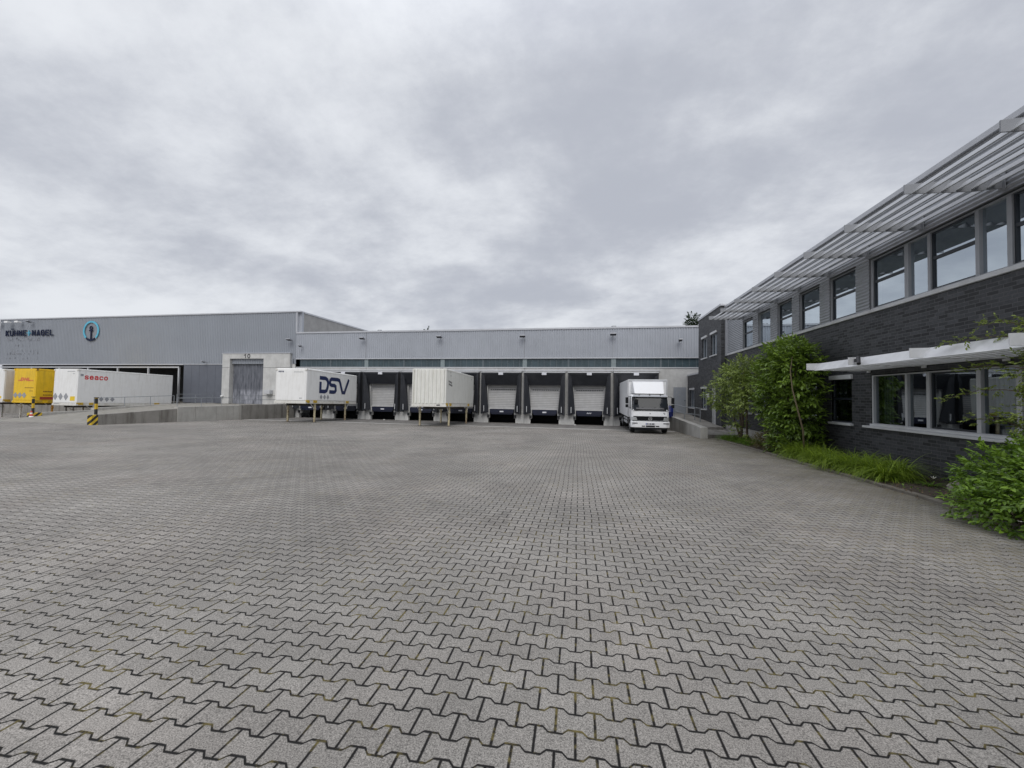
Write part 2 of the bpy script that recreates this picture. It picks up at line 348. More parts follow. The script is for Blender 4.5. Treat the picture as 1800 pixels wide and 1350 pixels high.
# ------------------------------------------------------------------ mesh helpers
class MB:
    def __init__(s): s.v = []; s.f = []; s.mi = []; s.cur = 0; s.smooth = False
    def add(s, vs, fs):
        b = len(s.v); s.v += [tuple(map(float, p)) for p in vs]
        for f in fs: s.f.append(tuple(i+b for i in f)); s.mi.append(s.cur)
        return s
    def box(s, x0, x1, y0, y1, z0, z1):
        return s.add([(x0,y0,z0),(x1,y0,z0),(x1,y1,z0),(x0,y1,z0),(x0,y0,z1),(x1,y0,z1),(x1,y1,z1),(x0,y1,z1)],
                     [(0,3,2,1),(4,5,6,7),(0,1,5,4),(1,2,6,5),(2,3,7,6),(3,0,4,7)])
    def hexa(s, b, t):   # bottom 4 points, top 4 points (ccw from above)
        return s.add(list(b)+list(t), [(3,2,1,0),(4,5,6,7),(0,1,5,4),(1,2,6,5),(2,3,7,6),(3,0,4,7)])
    def quad(s, *p): return s.add(p, [tuple(range(len(p)))])
    def prism_x(s, prof, x0, x1):     # profile in (y,z)
        n = len(prof); v = [(x0, y, z) for y, z in prof] + [(x1, y, z) for y, z in prof]
        f = [(i, (i+1) % n, n+(i+1) % n, n+i) for i in range(n)] + [tuple(range(n))[::-1], tuple(range(n, 2*n))]
        return s.add(v, f)
    def prism_y(s, prof, y0, y1):     # profile in (x,z)
        n = len(prof); v = [(x, y0, z) for x, z in prof] + [(x, y1, z) for x, z in prof]
        f = [(i, (i+1) % n, n+(i+1) % n, n+i) for i in range(n)] + [tuple(range(n))[::-1], tuple(range(n, 2*n))]
        return s.add(v, f)
    def prism_z(s, prof, z0, z1):
        n = len(prof); v = [(x, y, z0) for x, y in prof] + [(x, y, z1) for x, y in prof]
        f = [(i, (i+1) % n, n+(i+1) % n, n+i) for i in range(n)] + [tuple(range(n))[::-1], tuple(range(n, 2*n))]
        return s.add(v, f)
    def tube(s, pts, rad, n=8):
        pts = [Vector(p) for p in pts]; rad = rad if isinstance(rad, (list, tuple)) else [rad]*len(pts)
        vs = []; fs = []; up = None
        for i, p in enumerate(pts):
            dv = (pts[min(i+1, len(pts)-1)] - pts[max(i-1, 0)]).normalized()
            if up is None: up = Vector((0, 0, 1)) if abs(dv.z) < 0.9 else Vector((1, 0, 0))
            a = dv.cross(up).normalized(); b = a.cross(dv).normalized(); up = b
            for k in range(n):
                t = 2*pi*k/n; q = p + (a*cos(t) + b*sin(t))*rad[i]; vs.append(tuple(q))
        for i in range(len(pts)-1):
            for k in range(n): fs.append((i*n+k, i*n+(k+1) % n, (i+1)*n+(k+1) % n, (i+1)*n+k))
        fs.append(tuple(range(n))[::-1]); fs.append(tuple((len(pts)-1)*n+k for k in range(n)))
        return s.add(vs, fs)
    def lathe(s, prof, c=(0, 0, 0), n=20, axis='z'):
        vs = []; fs = []
        for r, h in prof:
            for k in range(n):
                t = 2*pi*k/n; p = (r*cos(t), r*sin(t), h)
                if axis == 'x': p = (h, r*cos(t), r*sin(t))
                vs.append((p[0]+c[0], p[1]+c[1], p[2]+c[2]))
        for i in range(len(prof)-1):
            for k in range(n): fs.append((i*n+k, i*n+(k+1) % n, (i+1)*n+(k+1) % n, (i+1)*n+k))
        fs.append(tuple(range(n))[::-1]); fs.append(tuple((len(prof)-1)*n+k for k in range(n)))
        return s.add(vs, fs)

def obj(name, mb, mats, parent=None, local=False, bevel=0.0, smooth=False, label=None):
    me = bpy.data.meshes.new(name)
    vs = mb.v
    if parent is not None and not local:
        r = parent
        while r.parent: r = r.parent
        inv = r.matrix_basis.inverted(); vs = [tuple(inv @ Vector(p)) for p in vs]
    me.from_pydata(vs, [], mb.f)
    for k in (mats if isinstance(mats, (list, tuple)) else [mats]): me.materials.append(MATS[k])
    if isinstance(mats, (list, tuple)) and len(mats) > 1: me.polygons.foreach_set('material_index', mb.mi)
    if smooth: me.polygons.foreach_set('use_smooth', [True]*len(me.polygons))
    me.update()
    o = bpy.data.objects.new(name, me); COL.objects.link(o)
    if parent is not None: o.parent = parent
    if bevel:
        bm = o.modifiers.new('bevel', 'BEVEL'); bm.width = bevel; bm.segments = 2; bm.limit_method = 'ANGLE'; bm.angle_limit = radians(40)
        bm.harden_normals = False
    if label: o['label'] = label
    return o
def obj_split(name, mb, mats, parent=None, local=False, **k):
    par = list(range(len(mb.v)))
    def find(i):
        while par[i] != i: par[i] = par[par[i]]; i = par[i]
        return i
    for f in mb.f:
        for j in f[1:]: par[find(j)] = find(f[0])
    groups = {}
    for f in mb.f: groups.setdefault(find(f[0]), []).append(f)
    for fs in groups.values():
        q = MB(); ids = sorted(set(i for f in fs for i in f)); ix = {i: n for n, i in enumerate(ids)}
        q.v = [mb.v[i] for i in ids]; q.f = [tuple(ix[i] for i in f) for f in fs]; q.mi = [0]*len(fs)
        obj(name, q, mats, parent, local, **k)
def tag(o, label, cat, group=None):
    o['label'] = label; o['category'] = cat
    if group: o['group'] = group
    return o
def thing(name, label, cat, loc=(0, 0, 0), rot=(0, 0, 0), group=None):
    o = bpy.data.objects.new(name, None); COL.objects.link(o)
    o.location = loc; o.rotation_euler = rot; o.empty_display_size = 0.2
    o.matrix_basis = Matrix.LocRotScale(Vector(loc), Euler(rot), None)
    return tag(o, label, cat, group)
def struct(name, mb, m, **k):
    o = obj(name, mb, m, **k); o['kind'] = 'structure'; return o
def dup(root, loc, rot, label, group=None):
    def cp(o, par):
        c = o.copy(); COL.objects.link(c)
        if par is not None: c.parent = par
        for ch in o.children: cp(ch, c)
        return c
    r = cp(root, None); r.location = loc; r.rotation_euler = rot; r['label'] = label
    if group: r['group'] = group
    return r

SL = 0.0243
def gz(x, y):
    z = -SL*y
    if x < -38.0 and y > 22:
        z -= 0.36*min(1, (-38.0-x)/0.6)*min(1, max(0, (y-23)/3.5))
    return z

# text -> flat polygons (uses Blender's built-in font)
def text_mesh(s, w, h, bold=0.0, shear=0.0, space=1.0):
    cu = bpy.data.curves.new('t', 'FONT'); cu.body = s; cu.size = 1; cu.offset = bold; cu.shear = shear; cu.space_character = space
    cu.extrude = 0.02; cu.resolution_u = 4
    to = bpy.data.objects.new('t', cu); COL.objects.link(to)
    dg = bpy.context.evaluated_depsgraph_get(); dg.update()
    me = to.evaluated_get(dg).to_mesh()
    v = np.array([p.co[:] for p in me.vertices]); f = [tuple(p.vertices) for p in me.polygons]
    to.evaluated_get(dg).to_mesh_clear(); bpy.data.objects.remove(to); bpy.data.curves.remove(cu)
    lo, hi = v.min(0), v.max(0)
    v[:, 0] = (v[:, 0]-lo[0])/(hi[0]-lo[0])*w; v[:, 1] = (v[:, 1]-lo[1])/(hi[1]-lo[1])*h
    v[:, 2] = (v[:, 2]-lo[2])/(hi[2]-lo[2])
    return v, f
def text_on(mb, s, origin, right, up, w, h, depth=0.01, **k):
    v, f = text_mesh(s, w, h, **k); o = Vector(origin); r = Vector(right); u = Vector(up); n = r.cross(u)
    mb.add([tuple(o + r*a + u*b + n*c*depth) for a, b, c in v], f); return mb
STK = [0.0]      # optional solid thickness of ribbons, for letters that stand off a wall
def stroke_on(mb, pts, width, origin, right, up, depth=0.006, closed=False):
    """flat ribbon of constant width along 2D points with mitred joints"""
    o = Vector(origin); r = Vector(right); u = Vector(up); n = r.cross(u)
    P = [Vector((a, b)) for a, b in pts]; L = []; Rr = []
    for i, p in enumerate(P):
        a = P[i-1] if (i > 0 or closed) else None; b = P[(i+1) % len(P)] if (i < len(P)-1 or closed) else None
        d1 = (p-a).normalized() if a is not None else (b-p).normalized(); d2 = (b-p).normalized() if b is not None else d1
        t = (d1+d2).normalized(); nn = Vector((-t.y, t.x)); c = max(0.5, nn.dot(Vector((-d1.y, d1.x))))
        L.append(p+nn*width/2/c); Rr.append(p-nn*width/2/c)
    k = len(P); vs = [tuple(o+r*q.x+u*q.y+n*depth) for q in L+Rr]
    rng = range(k if closed else k-1)
    if STK[0]:
        vs += [tuple(Vector(q)-n*STK[0]) for q in vs]; m2 = 2*k; fs = []
        for i in rng:
            j = (i+1) % k
            fs += [(k+i, k+j, j, i), (m2+i, m2+j, m2+k+j, m2+k+i), (i, j, m2+j, m2+i), (k+j, k+i, m2+k+i, m2+k+j)]
        if not closed: fs += [(0, m2, m2+k, k), (k-1, 2*k-1, m2+2*k-1, m2+k-1)]
        mb.add(vs, fs)
    else: mb.add(vs, [(k+i, k+(i+1) % k, (i+1) % k, i) for i in rng])
    return mb
GL = {
 'K': ([[(0,0),(0,1)],[(1,1),(0.06,.42)],[(0.30,.58),(1,0)]],0), 'U': ([[(0,1),(0,.25),(.22,0),(.78,0),(1,.25),(1,1)]],0), 'H': ([[(0,0),(0,1)],[(1,0),(1,1)],[(0,.5),(1,.5)]],0),
 'N': ([[(0,0),(0,1)],[(1,0),(1,1)],[(0.04,.95),(.96,.05)]],0), 'E': ([[(1,1),(0,1),(0,0),(1,0)],[(0,.5),(.85,.5)]],0), 'A': ([[(0,0),(.5,1)],[(.5,1),(1,0)],[(.2,.3),(.8,.3)]],0),
 'G': ([[(1,.78),(.8,1),(.2,1),(0,.78),(0,.22),(.2,0),(.8,0),(1,.22),(1,.48),(.55,.48)]],0), 'L': ([[(0,1),(0,0),(1,0)]],0), 'D': ([[(0,0),(0,1),(.68,1),(1,.7),(1,.3),(.68,0)]],1),
 'W': ([[(0,1),(.25,0)],[(.25,0),(.5,.85)],[(.5,.85),(.75,0)],[(.75,0),(1,1)]],0), 'C': ([[(1,.8),(.78,1),(.22,1),(0,.78),(0,.22),(.22,0),(.78,0),(1,.2)]],0),
 'S': ([[(1,.82),(.8,1),(.2,1),(0,.8),(.1,.56),(.9,.44),(1,.2),(.8,0),(.2,0),(0,.18)]],0), 's': ([[(.95,.86),(.8,1),(.2,1),(0,.8),(.1,.56),(.9,.44),(1,.2),(.8,0),(.2,0),(0,.14)]],0),
 'e': ([[(0.0,.5),(1,.5),(1,.75),(.75,1),(.25,1),(0,.75)],[(0,.76),(0,.25),(.25,0),(.75,0),(1,.16)]],0), 'a': ([[(0.05,.9),(.25,1),(.75,1),(1,.78),(1,0)],[(1,.56),(.25,.56),(0,.42),(0,.14),(.22,0),(.7,0),(1,.16)]],0),
 'c': ([[(1,.82),(.78,1),(.25,1),(0,.75),(0,.25),(.25,0),(.78,0),(1,.18)]],0), 'o': ([[(.25,0),(0,.25),(0,.75),(.25,1),(.75,1),(1,.75),(1,.25),(.75,0)]],1),
 '1': ([[(.1,.72),(.62,1),(.62,0)]],0), '0': ([[(.28,0),(0,.28),(0,.72),(.28,1),(.72,1),(1,.72),(1,.28),(.72,0)]],1)}
def word_on(mb, wd, origin, right, up, w, h, stroke, gap=0.22, depth=0.006, shear=0.0, inc=0.0008):
    '''letters as ribbons: w total width, h height, gap share between letters'''
    n = len(wd); lw = w/(n+(n-1)*gap); k = 0
    for i, ch in enumerate(wd):
        ox = i*lw*(1+gap); ls, cl = GL[ch]
        for pl in ls:
            q = []
            for a, b in pl:
                yy = stroke/2+b*(h-stroke); q.append((ox+stroke/2+a*(lw-stroke)+shear*yy, yy))
            if not cl and len(pl) == 2 or not cl:
                # butt ends extended by half a stroke where they meet the outline
                for e, f in ((0, 1), (-1, -2)):
                    d_ = Vector(q[e])-Vector(q[f]); d_.normalize(); q[e] = (q[e][0]+d_.x*stroke*0.42, q[e][1]+d_.y*stroke*0.42)
            stroke_on(mb, q, stroke, origin, right, up, depth+k*inc, closed=bool(cl)); k += 1
    return mb
def diamond_on(mb, c, right, up, w, h, depth=0.008):
    c = Vector(c); r = Vector(right); u = Vector(up); n = r.cross(u)*depth
    mb.quad(*[tuple(c+n+q) for q in (-r*w/2, -u*h/2, r*w/2, u*h/2)])

# ------------------------------------------------------------------ ground
g = MB()
xs = sorted(set([-400, -200, -120, -90, -70] + [round(-66+i*2.0, 2) for i in range(14)] + [-38.6, -38.3, -38.0] + [-36, -20, 0, 6, 9, 30, 60, 120, 260, 400]))
ys = [-300, -120, -60, -20, 0, 10, 20, 22, 23, 24, 25, 26, 26.5, 28, 31, 35.3, 60, 90, 150, 300, 600]
vv = [(x, y, gz(x, min(y, 60)) if y > -20 else gz(x, -20)) for y in ys for x in xs]; nx = len(xs)
g.add(vv, [(j*nx+i, j*nx+i+1, (j+1)*nx+i+1, (j+1)*nx+i) for j in range(len(ys)-1) for i in range(nx-1)])
struct('ground', g, 'paving')

a = MB()   # concrete apron in front of the docks
def aprx(x): return 29.6 + 0.5*sin(x*0.35)*0.3
n = 40; xx = [-27.7 + i*(33.3/n) for i in range(n+1)]
a.add([(x, aprx(x), gz(0, aprx(x))+0.005) for x in xx] + [(x, 35.33, gz(0, 35.33)+0.005) for x in xx],
      [(i, i+1, n+2+i, n+1+i) for i in range(n)])
struct('concrete_apron', a, 'apron')
a = MB()   # pale worn channel strip at the apron's front edge
a.add([(x, 28.7, gz(0, 28.7)+0.009) for x in xx] + [(x, 29.45, gz(0, 29.45)+0.009) for x in xx], [(i, i+1, n+2+i, n+1+i) for i in range(n)])
struct('drain_channel', a, 'light_concrete')

# kerb and planting bed on the right
kp = [(5.0, 1.0), (5.25, 3.5), (5.55, 5.5), (5.76, 7.0), (5.98, 8.6), (6.06, 10.5), (6.12, 13.5), (6.28, 17.5), (6.33, 20.5), (6.40, 22.6)]
def kx(y):
    for (x0, y0), (x1, y1) in zip(kp, kp[1:]):
        if y0 <= y <= y1: return x0 + (x1-x0)*(y-y0)/(y1-y0)
    return kp[0][0] if y < kp[0][1] else kp[-1][0]
k = MB()
yk = 1.0
while yk < 22.5:                       # kerb stones one metre long with open joints
    y0, y1 = yk+0.006, min(yk+1.0, 22.6)-0.006
    b = [(kx(y0), y0), (kx(y0)+0.13, y0), (kx(y1)+0.13, y1), (kx(y1), y1)]
    k.hexa([(x, y, gz(x, y)-0.1) for x, y in (b[0], b[1], b[2], b[3])], [(x, y, gz(x, y)+0.055) for x, y in b])
    yk += 1.0
struct('kerb', k, 'kerbstone', bevel=0.012)
s = MB(); yy = [0.5+i*0.5 for i in range(45)]; cols = 8
rs = random.Random(3)
for y in yy:
    for i in range(cols+1):
        x = kx(y)+0.12 + (8.02-kx(y)-0.12)*i/cols
        s.v.append((x, y, gz(x, y)+0.03 + 0.05*sin(pi*i/cols) + rs.uniform(-.02, .02)))
for j in range(len(yy)-1):
    for i in range(cols): q = j*(cols+1)+i; s.f.append((q, q+1, q+cols+2, q+cols+1)); s.mi.append(0)
struct('planting_bed', s, 'soil', smooth=True)

# ------------------------------------------------------------------ ribbed sheet helpers
def ribs_v(mb, x0, x1, y, z0, z1, pitch=0.2, depth=0.04):
    """vertical trapezoid sheet facing -Y between x0..x1"""
    prof = []; x = x0
    while x < x1-1e-6:
        for fx, fd in ((0, 0), (0.28, 0), (0.42, 1), (0.80, 1), (0.94, 0)):
            q = x+fx*pitch
            if q <= x1: prof.append((q, y-fd*depth))
        x += pitch
    prof.append((x1, y)); m = len(prof)
    mb.add([(a, b, z0) for a, b in prof]+[(a, b, z1) for a, b in prof], [(i, i+1, m+i+1, m+i) for i in range(m-1)])
def ribs_h(mb, x, y0, y1, z0, z1, pitch=0.10, depth=0.028):
    """horizontal corrugation facing -X"""
    kk = max(6, int(round((z1-z0)/pitch*6))); pr = [(x - depth*(0.5+0.5*cos(2*pi*(z0+(z1-z0)*i/kk)/pitch)), z0+(z1-z0)*i/kk) for i in range(kk+1)]
    m = len(pr); mb.add([(a, y0, z) for a, z in pr]+[(a, y1, z) for a, z in pr], [(i, i+1, m+i+1, m+i) for i in range(m-1)])

DY = 35.33; FZ = 0.35; GD = gz(0, DY)
# ------------------------------------------------------------------ low warehouse with the docks
wh = thing('warehouse', 'long low warehouse with grey ribbed metal band above the row of truck docks', 'warehouse', (-9.3, DY, GD))
centers = [-26.33+3.75*i for i in range(9)]
X0, X1 = -28.05, 8.6
wl = MB()                              # precast wall cut around door openings and leveller pits
def dock_cols():
    edges = []
    for c in centers: edges.append(c)
    return edges
prev = X0
for c in centers:
    # pillar between docks (with stepped corbel)
    L, Rr = c-0.80, c+0.80              # pit mouth above ledge
    l2, r2 = c-1.22, c+1.22             # wide mouth at ground
    wl.box(prev, c-1.30, DY, DY+0.3, -0.43, FZ) if prev < c-1.30 else None
    wl.box(prev, l2, DY, DY+0.3, GD-0.2, -0.43)
    wl.box(max(prev, c-1.30) , c-1.10, DY, DY+0.3, -0.43, FZ)
    wl.box(c+1.10, c+1.30, DY, DY+0.3, -0.43, FZ)
    wl.box(c-1.10, c+1.10, DY+0.02, DY+0.3, FZ-0.0, FZ-0.0+0.001) if False else None
    wl.box(prev, c-1.28, DY, DY+0.3, FZ, 2.62)
    wl.box(prev, c+1.28, DY, DY+0.3, 2.62, 3.95)
    prev = c+1.28
# fill right of last dock
c = centers[-1]
wl.box(c+1.28, X1, DY, DY+0.3, FZ, 3.95)
wl.box(c+1.30, X1, DY, DY+0.3, -0.43, FZ); wl.box(c+1.22, X1, DY, DY+0.3, GD-0.2, -0.43)
# the piece right of each pit below ledge for inner docks is the next "prev" (c+1.28) - c+1.22 strip
for c in centers[:-1]: wl.box(c+1.22, c+1.28, DY, DY+0.3, GD-0.2, -0.43)
obj('wall', wl, 'precast', wh)
jn = MB()
for i in range(6):
    x = 1.9-7.5*i+0.0
    jn.box(x-0.012, x+0.012, DY-0.004, DY+0.01, GD, 3.94)
obj_split('panel_joint', jn, 'frame_dark', wh)
jz = MB(); prevx = X0
for c in centers+[None]:
    e = (c-1.8) if c else X1
    if e > prevx: jz.box(prevx, e, DY-0.003, DY+0.01, 0.0, 0.02)
    prevx = (c+1.8) if c else X1
obj_split('panel_seam', jz, 'mark_dark', wh)
pit = MB(); pit.box(X0, X1, DY+2.2, DY+2.3, GD-0.3, FZ-0.02); pit.box(X0, X1, DY+0.3, DY+2.2, GD-0.32, GD-0.02)
pit.box(X0, X1, DY+0.3, DY+2.2, FZ-0.14, FZ-0.04)
for c in centers: pit.box(c+1.5, c+2.2, DY+0.3, DY+2.2, GD-0.02, FZ-0.14)
obj('dock_pit', pit, 'pit_dark', wh)
cp = MB(); cp.box(X0, X1, DY-0.05, DY+0.3, 3.953, 4.03); obj('wall_coping', cp, 'frame_light', wh)
sg = MB(); sg.box(X0+0.0, X1, DY+0.06, DY+0.1, 4.032, 4.76); obj('strip_window', sg, 'strip_glass', wh)
sp = MB()
for i in range(6):
    x = 1.9-7.5*i; x = max(x, X0+0.2); sp.box(x-0.19, x+0.19, DY+0.0, DY+0.055, 4.034, 4.758)
obj_split('window_post', sp, 'strip_post', wh)
mu = MB(); x = X0+0.6; i = 0
while x < X1:
    near = abs(((x-1.9+3.75) % 7.5)-3.75) < 0.25
    if not near: mu.box(x-0.018, x+0.018, DY+0.035, DY+0.058, 4.036, 4.756)
    x += 0.535; i += 1
for i in range(6):
    x = 1.9+3.75-7.5*i
    if x > X0+0.5: mu.box(x-0.06, x+0.06, DY+0.02, DY+0.058, 4.036, 4.756)
obj_split('mullion', mu, 'mullion_grey', wh)
cb = MB(); ribs_v(cb, X0, X1, DY-0.03, 4.84, 7.26); cb.box(X0, X1, DY+0.0, DY+0.12, 4.84, 7.26)
obj('cladding', cb, 'cladding', wh)
fl = MB(); fl.box(X0, X1, DY-0.10, DY+0.12, 4.762, 4.84); obj('cladding_drip', fl, 'flashing', wh)
cc = MB(); cc.box(X0, X1, DY-0.12, DY+0.35, 7.262, 7.40); obj('roof_coping', cc, 'flashing', wh)
rf = MB(); rf.box(X0, X1, DY+0.35, 75, 7.05, 7.2); obj('roof', rf, 'frame_grey', wh); obj('end_wall', MB().box(X1-0.2, X1-0.002, DY+0.36, 75, -1.5, 7.04), 'cladding', wh)
jt = MB()
for x in [1.83-7.5*i for i in range(4)]: jt.box(x, x+0.03, DY-0.078, DY-0.06, 4.845, 7.255)
obj_split('cladding_joint', jt, 'lamp_body', wh)

def shelter(c):
    y0 = DY-0.62; a = MB(); w_ = 1.74; zb, zt = -0.06, 3.52
    r = obj('dock_shelter', MB().box(c-w_, c-w_+0.10, y0, DY-0.004, zb, zt).box(c+w_-0.10, c+w_, y0, DY-0.004, zb, zt).box(c-w_+0.1, c+w_-0.1, y0+0.03, DY-0.004, zt-0.12, zt-0.01), 'shelter_black', wh)
    # curtains: side flaps widen towards the bottom, head flap hangs inward
    for sgn in (-1, 1):
        o_ = c+sgn*(w_-0.10); it = c+sgn*1.34; ib = c+sgn*1.14
        m = MB(); ya, yb = y0+0.02, y0+0.42
        pts = [(o_, ya, zb+0.02), (ib, yb, zb+0.14), (it, yb, 2.44), (c+sgn*1.48, ya+0.06, zt-0.13), (o_, ya, zt-0.13)]
        p2 = [(x, y+0.03, z) for x, y, z in pts]; n = 5
        m.add(pts+p2, [(0, 1, 2, 3, 4), (9, 8, 7, 6, 5)]+[(i, n+i, n+(i+1) % n, (i+1) % n) for i in range(n)])
        obj('side_flap', m, 'shelter_black', r)
        g_ = MB(); gx = c+sgn*1.47; g_.box(gx-0.025, gx+0.025, y0-0.008, y0+0.05, 0.16, 0.66)
        obj('guide_marker', g_, 'frame_light', r)
    m = MB(); ya, yb = y0+0.02, y0+0.44
    pts = [(c-w_+0.11, ya, zt-0.13), (c-1.345, yb, 2.45), (c+1.345, yb, 2.45), (c+w_-0.11, ya, zt-0.13)]
    p2 = [(x, y+0.03, z) for x, y, z in pts]
    m.add(pts+p2, [(0, 1, 2, 3), (7, 6, 5, 4)]+[(i, 4+i, 4+(i+1) % 4, (i+1) % 4) for i in range(4)])
    obj('head_flap', m, 'shelter_black', r)
    h = MB(); h.prism_x([(y0-0.03, zt), (y0-0.03, zt+0.04), (DY-0.005, zt+0.12), (DY-0.005, zt+0.02)], c-w_-0.03, c+w_+0.03)
    obj('header_rail', h, 'frame_light', r)
    p = MB().box(c-0.2, c+0.2, y0-0.05, y0+0.0, zt-0.2, zt-0.005); obj('number_plate', p, 'plate_white', r)
def dock_door(c, i):
    y = DY+0.32
    d = MB(); d.box(c-1.29, c+1.29, y, y+0.05, FZ, 2.61); 
    o = obj('dock_door', d, 'door_panel', wh)
    m = MB(); z = FZ+0.14
    while z < 2.5:
        m.box(c-1.27, c+1.27, y-0.016, y-0.002, z, z+0.06); z += 0.15
    obj('panel_ribs', m, 'door_rail', o)
    if i not in (2, 3):
        m = MB(); x = c-1.1
        while x < c+1.1: m.box(x, x+0.15, y-0.02, y-0.016, 2.02, 2.09); x += 0.19
        obj('door_vent_slot', m, 'frame_dark', o)
    b = MB().box(c-1.27, c+1.27, y-0.03, y-0.003, FZ+0.005, FZ+0.11); obj('bottom_rail', b, 'door_rail', o)
def leveller(c, i):
    m = MB(); m.box(c-1.08, c+1.08, DY-0.06, DY+1.2, FZ-0.05, FZ-0.005); m.box(c-1.05, c+1.05, DY-0.10, DY-0.06, 0.02, FZ-0.02)
    m.box(c-0.95, c+0.95, DY-0.07, DY-0.02, -0.10, 0.02)
    o = obj('dock_leveller', m, 'leveller_blue', wh)
    t = MB(); t.box(c-0.17, c+0.17, DY-0.106, DY-0.101, 0.09, 0.2) if i != 7 else [t.hexa([(c-0.2+q*0.14, DY-0.106, 0.1), (c-0.12+q*0.14, DY-0.106, 0.1), (c-0.12+q*0.14, DY-0.101, 0.1), (c-0.2+q*0.14, DY-0.101, 0.1)], [(c-0.14+q*0.14, DY-0.106, 0.2), (c-0.08+q*0.14, DY-0.106, 0.2), (c-0.08+q*0.14, DY-0.101, 0.2), (c-0.14+q*0.14, DY-0.101, 0.2)]) for q in range(3)]
    obj('leveller_badge', t, 'plate_white', o)
    b = MB()
    for sgn in (-1, 1): b.box(c+sgn*1.2-0.09, c+sgn*1.2+0.09, DY-0.12, DY-0.002, -0.38, -0.13)
    obj_split('dock_bumper', b, 'rubber_black', wh)
for i, c in enumerate(centers): shelter(c); dock_door(c, i); leveller(c, i)
gut = MB()
prev = X0+0.2
obj('lamp_rail', gut.box(X0+0.4, 5.6, DY-0.16, DY-0.10, 3.70, 3.78), 'flashing', wh)
# grey steel door to the right of the truck
dd = obj('side_door', MB().box(6.64, 7.60, DY-0.05, DY-0.005, FZ, 2.40), 'grey_door', wh)
obj('door_frame', MB().box(6.57, 6.635, DY-0.03, DY-0.003, FZ, 2.46).box(7.605, 7.67, DY-0.03, DY-0.003, FZ, 2.46).box(6.635, 7.605, DY-0.03, DY-0.003, 2.405, 2.46), 'precast', dd)
t = MB(); stroke_on(t, [(0.22*cos(a), 0.2*sin(a)) for a in np.linspace(-0.35, pi+0.35, 14)], 0.05, (7.1, DY-0.055, 1.98), (1, 0, 0), (0, 0, 1))
t.prism_y([(7.03, 1.70), (7.17, 1.70), (7.17, 1.84), (7.03, 1.84)], DY-0.066, DY-0.055)
obj('door_mark', t, 'mark_grey', dd)
obj('handle', MB().box(7.46, 7.54, DY-0.1, DY-0.055, 1.32, 1.36), 'frame_dark', dd)

def roof_vent(x, y, h, lab):
    m = MB(); m.lathe([(0.14, 7.2), (0.14, 7.2+h*0.6), (0.26, 7.2+h*0.62), (0.2, 7.2+h)], (x, y, 0), 12)
    tag(obj('roof_vent', m, 'frame_grey'), lab, 'roof vent', 'vents on the low roof')
roof_vent(-20.5, 37.5, 0.65, 'small grey vent on the low roof right of where the tall hall meets it')
roof_vent(2.0, 37.2, 0.6, 'small grey vent on the low roof above the second dock from the truck')

# ------------------------------------------------------------------ tall hall
th = thing('hall', 'tall grey metal clad hall at left carrying the lettering and the anchor sign', 'hall', (-47, DY, GD))
HL, HR = -66.3, -28.06; HT = 9.47
cb = MB(); ribs_v(cb, HL, HR, DY-0.02, 4.32, HT-0.12); cb.box(HL, HR, DY+0.02, DY+0.2, 4.32, HT-0.12); obj('cladding', cb, 'hall_cladding', th)
obj('corner_cladding', MB().box(-28.0, -27.62, DY+0.16, DY+0.4, 7.42, HT-0.12), 'cladding', th)
obj_split('corner_trim', MB().box(-28.09, -27.97, DY-0.09, DY+0.15, 7.41, HT-0.12).box(HL-0.06, HL, DY-0.09, DY+0.2, 4.3, HT-0.12), 'flashing', th)
obj('roof_coping', MB().box(HL-0.05, -27.6, DY-0.12, DY+0.45, HT-0.118, HT), 'flashing', th)
obj('side_wall', MB().box(-27.8, -27.62, DY+0.40, 95, 6.9, HT-0.16), 'plain_concrete_panel', th)
obj('side_coping', MB().box(-27.85, -27.57, DY+0.45, 95, HT-0.158, HT-0.01), 'flashing', th)
obj('roof', MB().box(HL, -27.85, DY+0.46, 95, HT-0.4, HT-0.2), 'frame_grey', th)
obj('end_wall', MB().box(HL, HL+0.2, DY+0.2, 95, -1.2, HT-0.4), 'hall_cladding', th)
obj_split('drip_rail', MB().box(HL, -41.0, DY-0.12, DY+0.1, 4.22, 4.318).box(-41.0, -36.3, DY-0.08, DY+0.1, 4.25, 4.318), 'flashing', th)
# open loading bays left of the sliding door
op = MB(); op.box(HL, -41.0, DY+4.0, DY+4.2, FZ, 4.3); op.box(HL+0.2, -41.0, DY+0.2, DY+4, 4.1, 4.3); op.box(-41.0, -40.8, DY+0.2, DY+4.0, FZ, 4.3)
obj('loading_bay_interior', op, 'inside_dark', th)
obj('floor_slab', MB().box(HL+0.2, -28.2, DY+0.02, DY+4.0, 0.1, FZ), 'old_concrete', th)
obj_split('dock_wall', MB().box(HL, -48.6, DY, DY+0.3, -1.4, 0.098).box(-45.6, -44.9, DY, DY+0.3, -1.4, 0.098).box(-38.9, -37.3, DY, DY+0.3, -1.4, 0.098), 'old_concrete', th)
obj('dock_pit', MB().box(-49.0, -38.0, DY+2.0, DY+2.1, -1.5, 0.098).box(-49.0, -38.0, DY+0.31, DY+2.0, -1.42, -1.36), 'pit_dark', th)
fr = MB()
for x in (-41.75, -45.6, -49.6, -53.6, -57.6, -61.6): fr.box(x-0.07, x+0.07, DY+0.02, DY+0.16, FZ, 3.92)
fr.box(HL+0.1, -41.68, DY+0.0, DY+0.18, 3.922, 4.06); obj('bay_frame', fr, 'frame_light', th)
sdr = MB(); 
for i in range(5): sdr.box(-40.95+i*0.96, -40.95+i*0.96+0.945, DY-0.10, DY-0.02, FZ+0.02, 4.2)
sdr.box(-40.95, -36.15, DY-0.02, DY-0.004, FZ+0.02, 4.2)
obj('sliding_door', sdr, 'slide_door', th)
pf = MB()      # precast portal of the numbered gate
